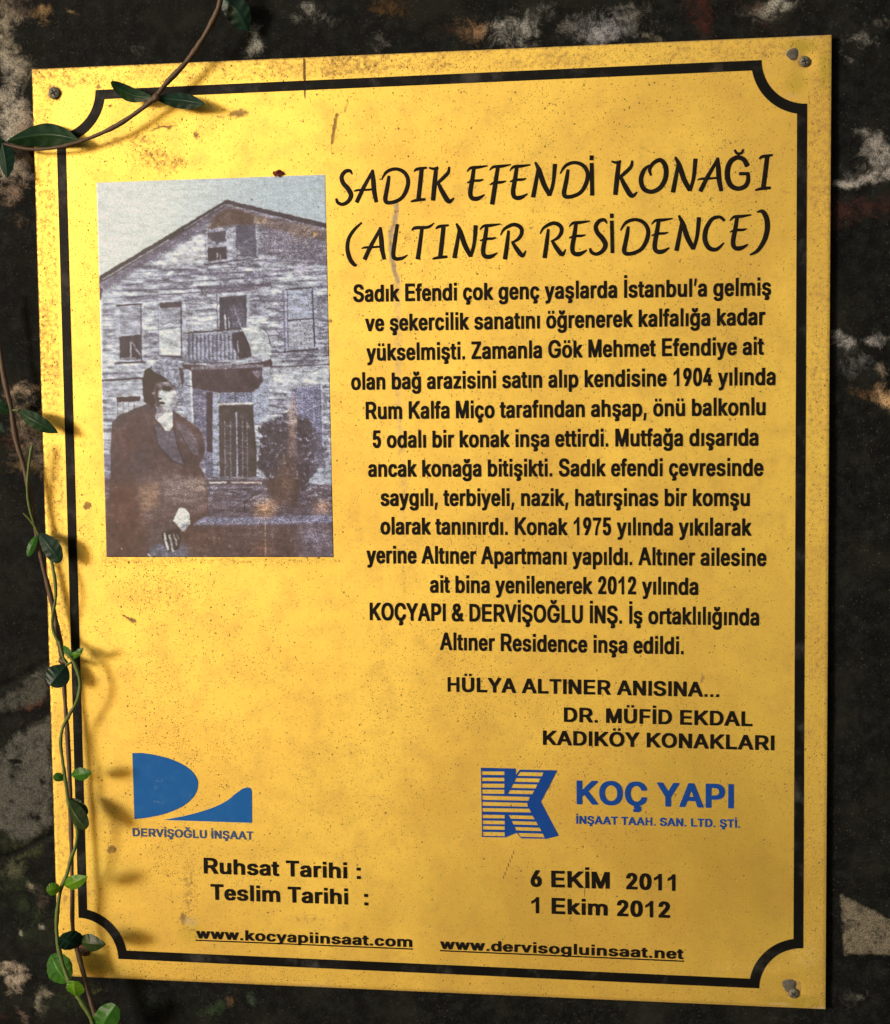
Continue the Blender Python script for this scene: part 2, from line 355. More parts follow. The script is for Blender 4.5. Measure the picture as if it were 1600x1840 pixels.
def wall():
    x0, x1, z0, z1 = -0.36, 0.36, -0.42, 0.42
    n, m = 421, 361
    gx = np.linspace(x0, x1, m); gz = np.linspace(z1, z0, n); GX, GZ = np.meshgrid(gx, gz)
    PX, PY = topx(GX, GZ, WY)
    C, A = reflection_layers(PX, PY)
    yy = WY + 0.0022 * (fbm(PX, PY, 40, 150, 5) - .5) - 0.0006 * A
    for crack, w, dep in (([(-160, 1302), (0, 1237), (40, 1216), (62, 1202), (100, 1183)], 4.0, .0022),
                          ([(-160, 1588), (0, 1544), (48, 1526), (75, 1510), (96, 1500)], 4.5, .003),
                          ([(-60, 1372), (40, 1369)], 1.6, .0006), ([(65, 1410), (104, 1400)], 1.5, .0006),
                          ([(300, 1772), (330, 1800), (345, 1850)], 3, .001), ([(60, 1472), (72, 1470)], 1.6, .0008)):
        d = linedist(PX + 5 * (fbm(PX, PY, 71, 20) - .5), PY + 7 * (fbm(PX, PY, 70, 24) - .5), crack)
        g = 1 - sstep(w * .4, w * 1.3, d); yy = yy + g * dep; A = A * (1 - g)
    # the sheet is flush with a larger plain slab round it
    edge = np.minimum(np.minimum(GX - x0, x1 - GX), np.minimum(GZ - z0, z1 - GZ)); k = sstep(0, .02, edge)
    yy = WY + (yy - WY) * k; A = A * k
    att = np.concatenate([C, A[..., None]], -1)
    root = tag(empty('stone_wall', (0, WY, -1.0)), 'wall of dark speckled granite with painted pale and rusty reflections behind the brass plaque', 'wall', kind='structure')
    o = grid_mesh('stone_face', GX, yy, GZ, M_STONE, {'reflection': att}); o.parent = root; o.matrix_parent_inverse = Matrix.Translation((0, -WY, 1.0))
    # the rest of the slab, as a frame of four blocks
    X0, X1, Z0, Z1 = -1.6, 1.6, -1.0, 1.2
    V = [(X0, WY, Z0), (X1, WY, Z0), (X1, WY, Z1), (X0, WY, Z1), (x0, WY, z0), (x1, WY, z0), (x1, WY, z1), (x0, WY, z1)]
    V += [(a, WY + .2, c) for a, b, c in V[:4]]
    F = [(0, 1, 5, 4), (1, 2, 6, 5), (2, 3, 7, 6), (3, 0, 4, 7), (8, 11, 10, 9), (0, 8, 9, 1), (1, 9, 10, 2), (2, 10, 11, 3), (3, 11, 8, 0)]
    b = mesh('stone_block', V, F, M_STONE); b.parent = root; b.matrix_parent_inverse = Matrix.Translation((0, -WY, 1.0))
wall()

# ------------------------------------------------------------------ the plaque
PL = tag(empty('brass_plaque', (0, 0, 0)), 'large engraved brass plaque with black frame line, old house photo and Turkish text', 'plaque')

def plate():
    n, m = 545, 457
    gx = np.linspace(-W / 2, W / 2, m); gz = np.linspace(H / 2, -H / 2, n); GX, GZ = np.meshgrid(gx, gz)
    X, Y = topx(GX, GZ, 0)
    wx = X + 10 * (fbm(X, Y, 5, 16) - .5); wy = Y + 10 * (fbm(X, Y, 6, 16) - .5)
    brown = .22 * sstep(.45, .8, fbm(X, Y, 9, 190, 4)); speck = .05 + .16 * sstep(.5, .75, fbm(X, Y, 10, 120, 4)); pale = np.zeros(X.shape); green = np.zeros(X.shape)
    def B(cx, cy, rx, ry, ang, a, soft=.8):
        nonlocal brown; brown = np.maximum(brown, a * blob(wx, wy, cx, cy, rx, ry, ang, soft))
    def S(cx, cy, rx, ry, ang, a, soft=.8):
        nonlocal speck; speck = np.maximum(speck, a * blob(wx, wy, cx, cy, rx, ry, ang, soft))
    def P_(cx, cy, rx, ry, ang, a, soft=.8):
        nonlocal pale; pale = np.maximum(pale, a * blob(wx, wy, cx, cy, rx, ry, ang, soft))
    def G(cx, cy, rx, ry, ang, a, soft=.8):
        nonlocal green; green = np.maximum(green, a * blob(wx, wy, cx, cy, rx, ry, ang, soft))
    # border strip outside the black line is more tarnished
    dtop = (H / 2 - GZ); dl = GX + W / 2; dr = W / 2 - GX; db = GZ + H / 2
    rim = np.maximum(1 - sstep(.010, .019, np.minimum(dtop, dr)), 0)
    brown = np.maximum(brown, (.30 + .34 * fbm(X, Y, 21, 60)) * rim); speck = np.maximum(speck, .30 * rim)
    speck = np.maximum(speck, .16 * (1 - sstep(.010, .019, dl))); brown = np.maximum(brown, (.30 + .3 * fbm(X, Y, 22, 70)) * (1 - sstep(.012, .018, dl)))
    bot = 1 - sstep(.008, .016, db); speck = np.maximum(speck, bot * .55 * sstep(900, 300, X)); brown = np.maximum(brown, .34 * bot)
    edge = 1 - sstep(.0, .0022, np.minimum(np.minimum(dtop, dl), np.minimum(dr, db))); brown = np.maximum(brown, .7 * edge)
    # top left marks
    B(430, 203, 30, 12, -8, .78); B(400, 208, 34, 5, -6, .6); B(290, 229, 44, 4, -7, .8); B(300, 222, 46, 8, -6, .5); B(352, 244, 9, 12, 0, .75); B(205, 256, 40, 14, 0, .5)
    B(280, 285, 86, 40, 20, .52); B(320, 292, 30, 20, 0, .56); B(255, 250, 60, 20, 0, .5); S(270, 280, 90, 40, 15, .4); B(200, 190, 8, 5, 0, .7); B(176, 156, 10, 6, 0, .7)
    S(98, 166, 26, 24, 0, .95); G(300, 215, 60, 10, -20, .35); B(98, 166, 22, 22, 0, .55, .5)
    B(600, 108, 34, 14, 0, .55); S(600, 108, 50, 16, 0, .55); B(700, 118, 60, 12, 0, .3)
    # drip at the top
    d = linedist(X + 2 * fbm(X, Y, 30, 12), Y, [(606, 206), (602, 230), (598, 256)]); brown = np.maximum(brown, (1 - sstep(2.0, 6.0, d)) * .78)
    d = linedist(X, Y, [(625, 180), (621, 200)]); brown = np.maximum(brown, (1 - sstep(1.5, 6, d)) * .62)
    d = linedist(X, Y, [(596, 262), (598, 282)]); brown = np.maximum(brown, (1 - sstep(1, 3, d)) * .6)
    B(607, 180, 12, 14, 0, .4); B(640, 215, 18, 16, 0, .3)
    for L in ([(548, 104), (547, 178)],): d = linedist(X, Y, L); brown = np.maximum(brown, (1 - sstep(.6, 2.0, d)) * 1.3)
    for L, a in (([(1340, 210), (1305, 252), (1252, 312)], .5), ([(1150, 262), (1168, 272), (1190, 276)], .55), ([(1160, 195), (1190, 172)], .4), ([(1152, 215), (1158, 240)], .4), ([(1388, 200), (1382, 270)], .4),
                 ([(905, 1578), (925, 1528)], .9), ([(1053, 1588), (1050, 1612)], .75), ([(640, 500), (650, 505)], .3), ([(1450, 560), (1488, 580)], .4), ([(220, 1105), (245, 1117)], .8), ([(960, 1528), (975, 1500), (992, 1480)], .35),
                 ([(1460, 640), (1470, 560)], .3), ([(1000, 150), (980, 170)], .25), ([(320, 1672), (352, 1672)], .6), ([(1402, 1450), (1392, 1500)], .45), ([(1200, 560), (1215, 566)], .3)):
        d = linedist(X, Y, L); brown = np.maximum(brown, (1 - sstep(.5, 2.6, d)) * a * 1.2)
    # pale drip running down beside the title
    d = linedist(X, Y, [(714, 366), (711, 385), (709, 400), (703, 415), (702, 440), (705, 462), (709, 485), (715, 505)])
    pale = np.maximum(pale, 1 - sstep(3.0, 6.5, d)); brown = np.maximum(brown, .7 * (1 - sstep(2.5, 6, d)))
    d = linedist(X, Y, [(714, 505), (716, 730), (722, 790), (726, 860), (727, 1090)])
    pale = np.maximum(pale, (1 - sstep(3.0, 9, d)) * .40 * sstep(1100, 700, Y)); brown = np.maximum(brown, .42 * (1 - sstep(2, 8, d)))
    # spots on the left
    B(157, 908, 9, 9, 0, .74, .3); B(150, 800, 12, 16, 0, .5); B(152, 950, 16, 14, 0, .4); B(105, 965, 14, 30, 0, .5); S(150, 960, 30, 30, 0, .35); S(145, 690, 26, 26, 0, .3)
    S(170, 480, 60, 160, 0, .22)
    # corroded edge under the photo
    d = np.abs(Y - 1008) + np.maximum(0, np.maximum(188 - X, X - 604)); S_ = (1 - sstep(3, 16, d)); speck = np.maximum(speck, .95 * S_); brown = np.maximum(brown, .45 * (1 - sstep(2, 10, d)))
    d = np.abs(X - 187) + np.maximum(0, np.maximum(930 - Y, Y - 1003)); speck = np.maximum(speck, .7 * (1 - sstep(3, 9, d)))
    S(212, 1047, 12, 10, 0, .9); S(235, 1055, 30, 34, 0, .5); B(235, 1112, 16, 7, 25, .8); S(165, 1130, 14, 10, 0, .9); B(290, 1060, 120, 60, 0, .42); S(300, 1060, 130, 70, 0, .45)
    S(260, 1120, 100, 60, 0, .25); S(290, 1300, 60, 130, 0, .35); S(275, 1200, 60, 60, 0, .35)
    S(320, 1340, 44, 16, 10, .95); S(345, 1360, 20, 14, 0, .8); S(402, 1404, 9, 16, 0, 1.0); S(410, 1330, 60, 60, 0, .3); S(540, 1400, 30, 14, 20, .55); S(640, 1352, 20, 8, 0, .3)
    # vertical dirty streak by the dates
    S(345, 1590, 20, 80, 2, .75); B(340, 1590, 24, 90, 0, .52); B(300, 1520, 80, 40, 0, .35); S(300, 1540, 60, 60, 0, .5); P_(343, 1655, 14, 11, 0, .55, .5); G(345, 1672, 26, 28, 0, .55); B(330, 1650, 12, 18, 0, .8); B(350, 1680, 18, 8, 20, .6)
    B(200, 1526, 10, 10, 0, .75, .3); B(303, 1575, 5, 6, 0, .8); B(165, 1605, 20, 14, 0, .5); S(265, 1495, 12, 4, 0, .8); S(335, 1482, 8, 8, 0, .8); B(440, 1600, 90, 60, 0, .42); B(560, 1650, 90, 14, 0, .5)
    B(560, 1450, 120, 40, 8, .34); S(640, 1500, 120, 90, 0, .12)
    # round the ends of the web addresses
    P_(372, 1692, 5, 5, 0, 1.0); B(1350, 1740, 160, 20, 3, .5); B(900, 1735, 160, 14, 2, .42); B(790, 1690, 12, 22, 10, .4); G(1280, 1500, 200, 200, 0, .22); G(900, 1620, 200, 90, 0, .18)
    # middle and right of the plate
    S(840, 1180, 80, 60, 0, .36); S(860, 1260, 70, 70, 0, .42); S(1040, 1290, 160, 70, 0, .26); S(800, 480, 120, 80, 0, .3); S(1330, 600, 60, 160, 0, .35); S(1280, 380, 110, 40, 0, .38); B(1240, 466, 12, 9, 0, .5); S(1090, 480, 40, 10, 10, .5)
    B(660, 1058, 26, 12, 0, .35); S(1000, 1370, 120, 30, 0, .36); S(1000, 1420, 20, 20, 0, .2); B(1262, 1220, 8, 16, 0, .7); B(1055, 1383, 5, 5, 0, .6); S(985, 1415, 26, 18, 0, .95); B(982, 1413, 20, 9, 0, .8); S(1005, 1475, 10, 12, 0, .5)
    B(870, 360, 8, 14, 0, .5); B(715, 430, 14, 20, 0, .3); B(880, 368, 16, 8, 30, .4); B(727, 425, 5, 10, 0, .6); S(735, 425, 18, 14, 0, .5)
    B(560, 500, 8, 4, 0, .5); S(594, 575, 5, 6, 0, 1.0); B(594, 575, 5, 6, 0, .8); S(594, 625, 4, 4, 0, 1.0)
    S(1462, 960, 18, 50, 0, .85); S(1470, 680, 14, 90, 0, .45); B(1478, 470, 12, 80, 0, .4); B(1465, 560, 20, 20, 0, .4); S(1475, 250, 16, 100, 0, .4)
    # fixings
    G(1440, 82, 30, 18, 0, .95); G(1484, 125, 14, 50, 0, .8); G(1430, 150, 22, 24, 0, .6); P_(1425, 172, 14, 6, 0, .4); P_(1425, 97, 15, 12, 0, .9); B(1428, 98, 20, 17, 0, .7); P_(1450, 64, 30, 3, -3, .9); B(1446, 110, 17, 17, 0, .7, .4); B(1455, 170, 8, 30, 0, .5)
    G(1440, 1800, 70, 12, 0, .7); P_(1475, 1812, 24, 4, 0, 1.0); P_(1400, 1806, 24, 3, 5, .8); B(1424, 1776, 24, 24, 0, .75, .5); B(1370, 1735, 40, 30, 0, .4); B(1450, 1730, 30, 30, 0, .45); P_(1450, 1720, 36, 24, 0, .25); B(1472, 1635, 3, 8, 5, .9)
    S(330, 1752, 12, 9, 0, .9); S(445, 1765, 10, 8, 0, .9); S(260, 1750, 20, 8, 0, .7); S(700, 1778, 12, 8, 0, .8); S(245, 1742, 60, 8, 2, .5)
    G(190, 1740, 60, 12, 0, .2); P_(560, 1772, 40, 5, 3, .35)
    att = np.stack([np.clip(brown, 0, 1.3), np.clip(speck, 0, 1), np.clip(pale, 0, 1), np.clip(green, 0, 1)], -1)
    # the sheet is very slightly wavy and dished round its fixings
    y = 0.0002 * (fbm(X, Y, 77, 330, 2) - .5)
    for cx, cy in ((98, 166), (1446, 110), (1425, 1775), (152, 1708)): y = y + .0004 * np.exp(-((X - cx) ** 2 + (Y - cy) ** 2) / 16 ** 2)
    e = np.minimum(np.minimum(dtop, dl), np.minimum(dr, db)); y = y * sstep(0, .01, e) + .0002 * (1 - sstep(0, .0008, e))
    o = grid_mesh('face_sheet', GX, y, GZ, M_BRASS, {'wear': att}, PL)
    a, b = W / 2, H / 2; t0, t1 = .0002, .0028
    V = [(-a, t0, -b), (a, t0, -b), (a, t0, b), (-a, t0, b), (-a, t1, -b), (a, t1, -b), (a, t1, b), (-a, t1, b)]
    mesh('plate_back', V, [(4, 7, 6, 5), (0, 4, 5, 1), (1, 5, 6, 2), (2, 6, 7, 3), (3, 7, 4, 0)], M_EDGE, PL)
plate()

# proud flat shapes: loops = [[outer, hole, ...], ...] in plate coordinates
def relief(name, groups, mat, parent, top=-0.0006, base=0.0003, label=None, bevel=0.0):
    V = []; F = []
    for gi, g in enumerate(groups):
        loops = [[Vector((p[0], 0, p[1])) for p in L] for L in g]
        flat2 = [[Vector((p[0], p[1], 0)) for p in L] for L in g]
        b = len(V); tot = sum(len(L) for L in g); yt = top - 0.00001 * (gi % 3)
        for L in loops: V.extend([(p.x, yt, p.z) for p in L])
        for L in loops: V.extend([(p.x, base, p.z) for p in L])
        allp = [p for L in flat2 for p in L]
        for t in tessellate_polygon(flat2):
            A_, B_, C_ = (allp[i] for i in t)
            ar = (B_ - A_).cross(C_ - A_).z
            if abs(ar) < 1e-14: continue
            t = list(t) if ar > 0 else [t[0], t[2], t[1]]      # normal towards the viewer (-y)
            F.append([b + i for i in t])
        k = b
        for L in loops:
            n = len(L)
            for i in range(n):
                j = (i + 1) % n; F.append([k + i, k + j, k + j + tot, k + i + tot])
            k += n
    o = mesh(name, V, F, mat, parent)
    if label: o['label'] = label
    return o

# ------------------------------------------------------------------ frame line with hollow corners
def frame_line():
    # virtual outer corners and straight lines measured on the photograph
    TL = (99.6, 164.7); TR = (1451.4, 103.9); BR = (1443.4, 1779.8); BL = (143.5, 1720)
    out = [np.array(xz(*p)) for p in (TL, TR, BR, BL)]
    t = 0.0059; r1 = 0.0268; r2 = r1 + 0.0062
    cx = [out[0][0], out[1][0], out[2][0], out[3][0]]
    ctr = (out[0] + out[1] + out[2] + out[3]) / 4
    def ring(inset, r):
        P = []
        for i in range(4):
            c = out[i]; prv = out[i - 1]; nx = out[(i + 1) % 4]
            u = (prv - c) / np.linalg.norm(prv - c); v = (nx - c) / np.linalg.norm(nx - c)
            # arc centred on the outer corner from the side line coming in to the side line going out
            a0 = math.asin(inset / r)
            for k in range(17):
                a = a0 + (math.pi / 2 - 2 * a0) * k / 16
                P.append(c + r * (u * math.cos(a) + v * math.sin(a)))
        return P
    relief('frame_line', [[ring(0, r1), ring(t, r2)]], M_BAND, PL, top=-0.00030)
frame_line()

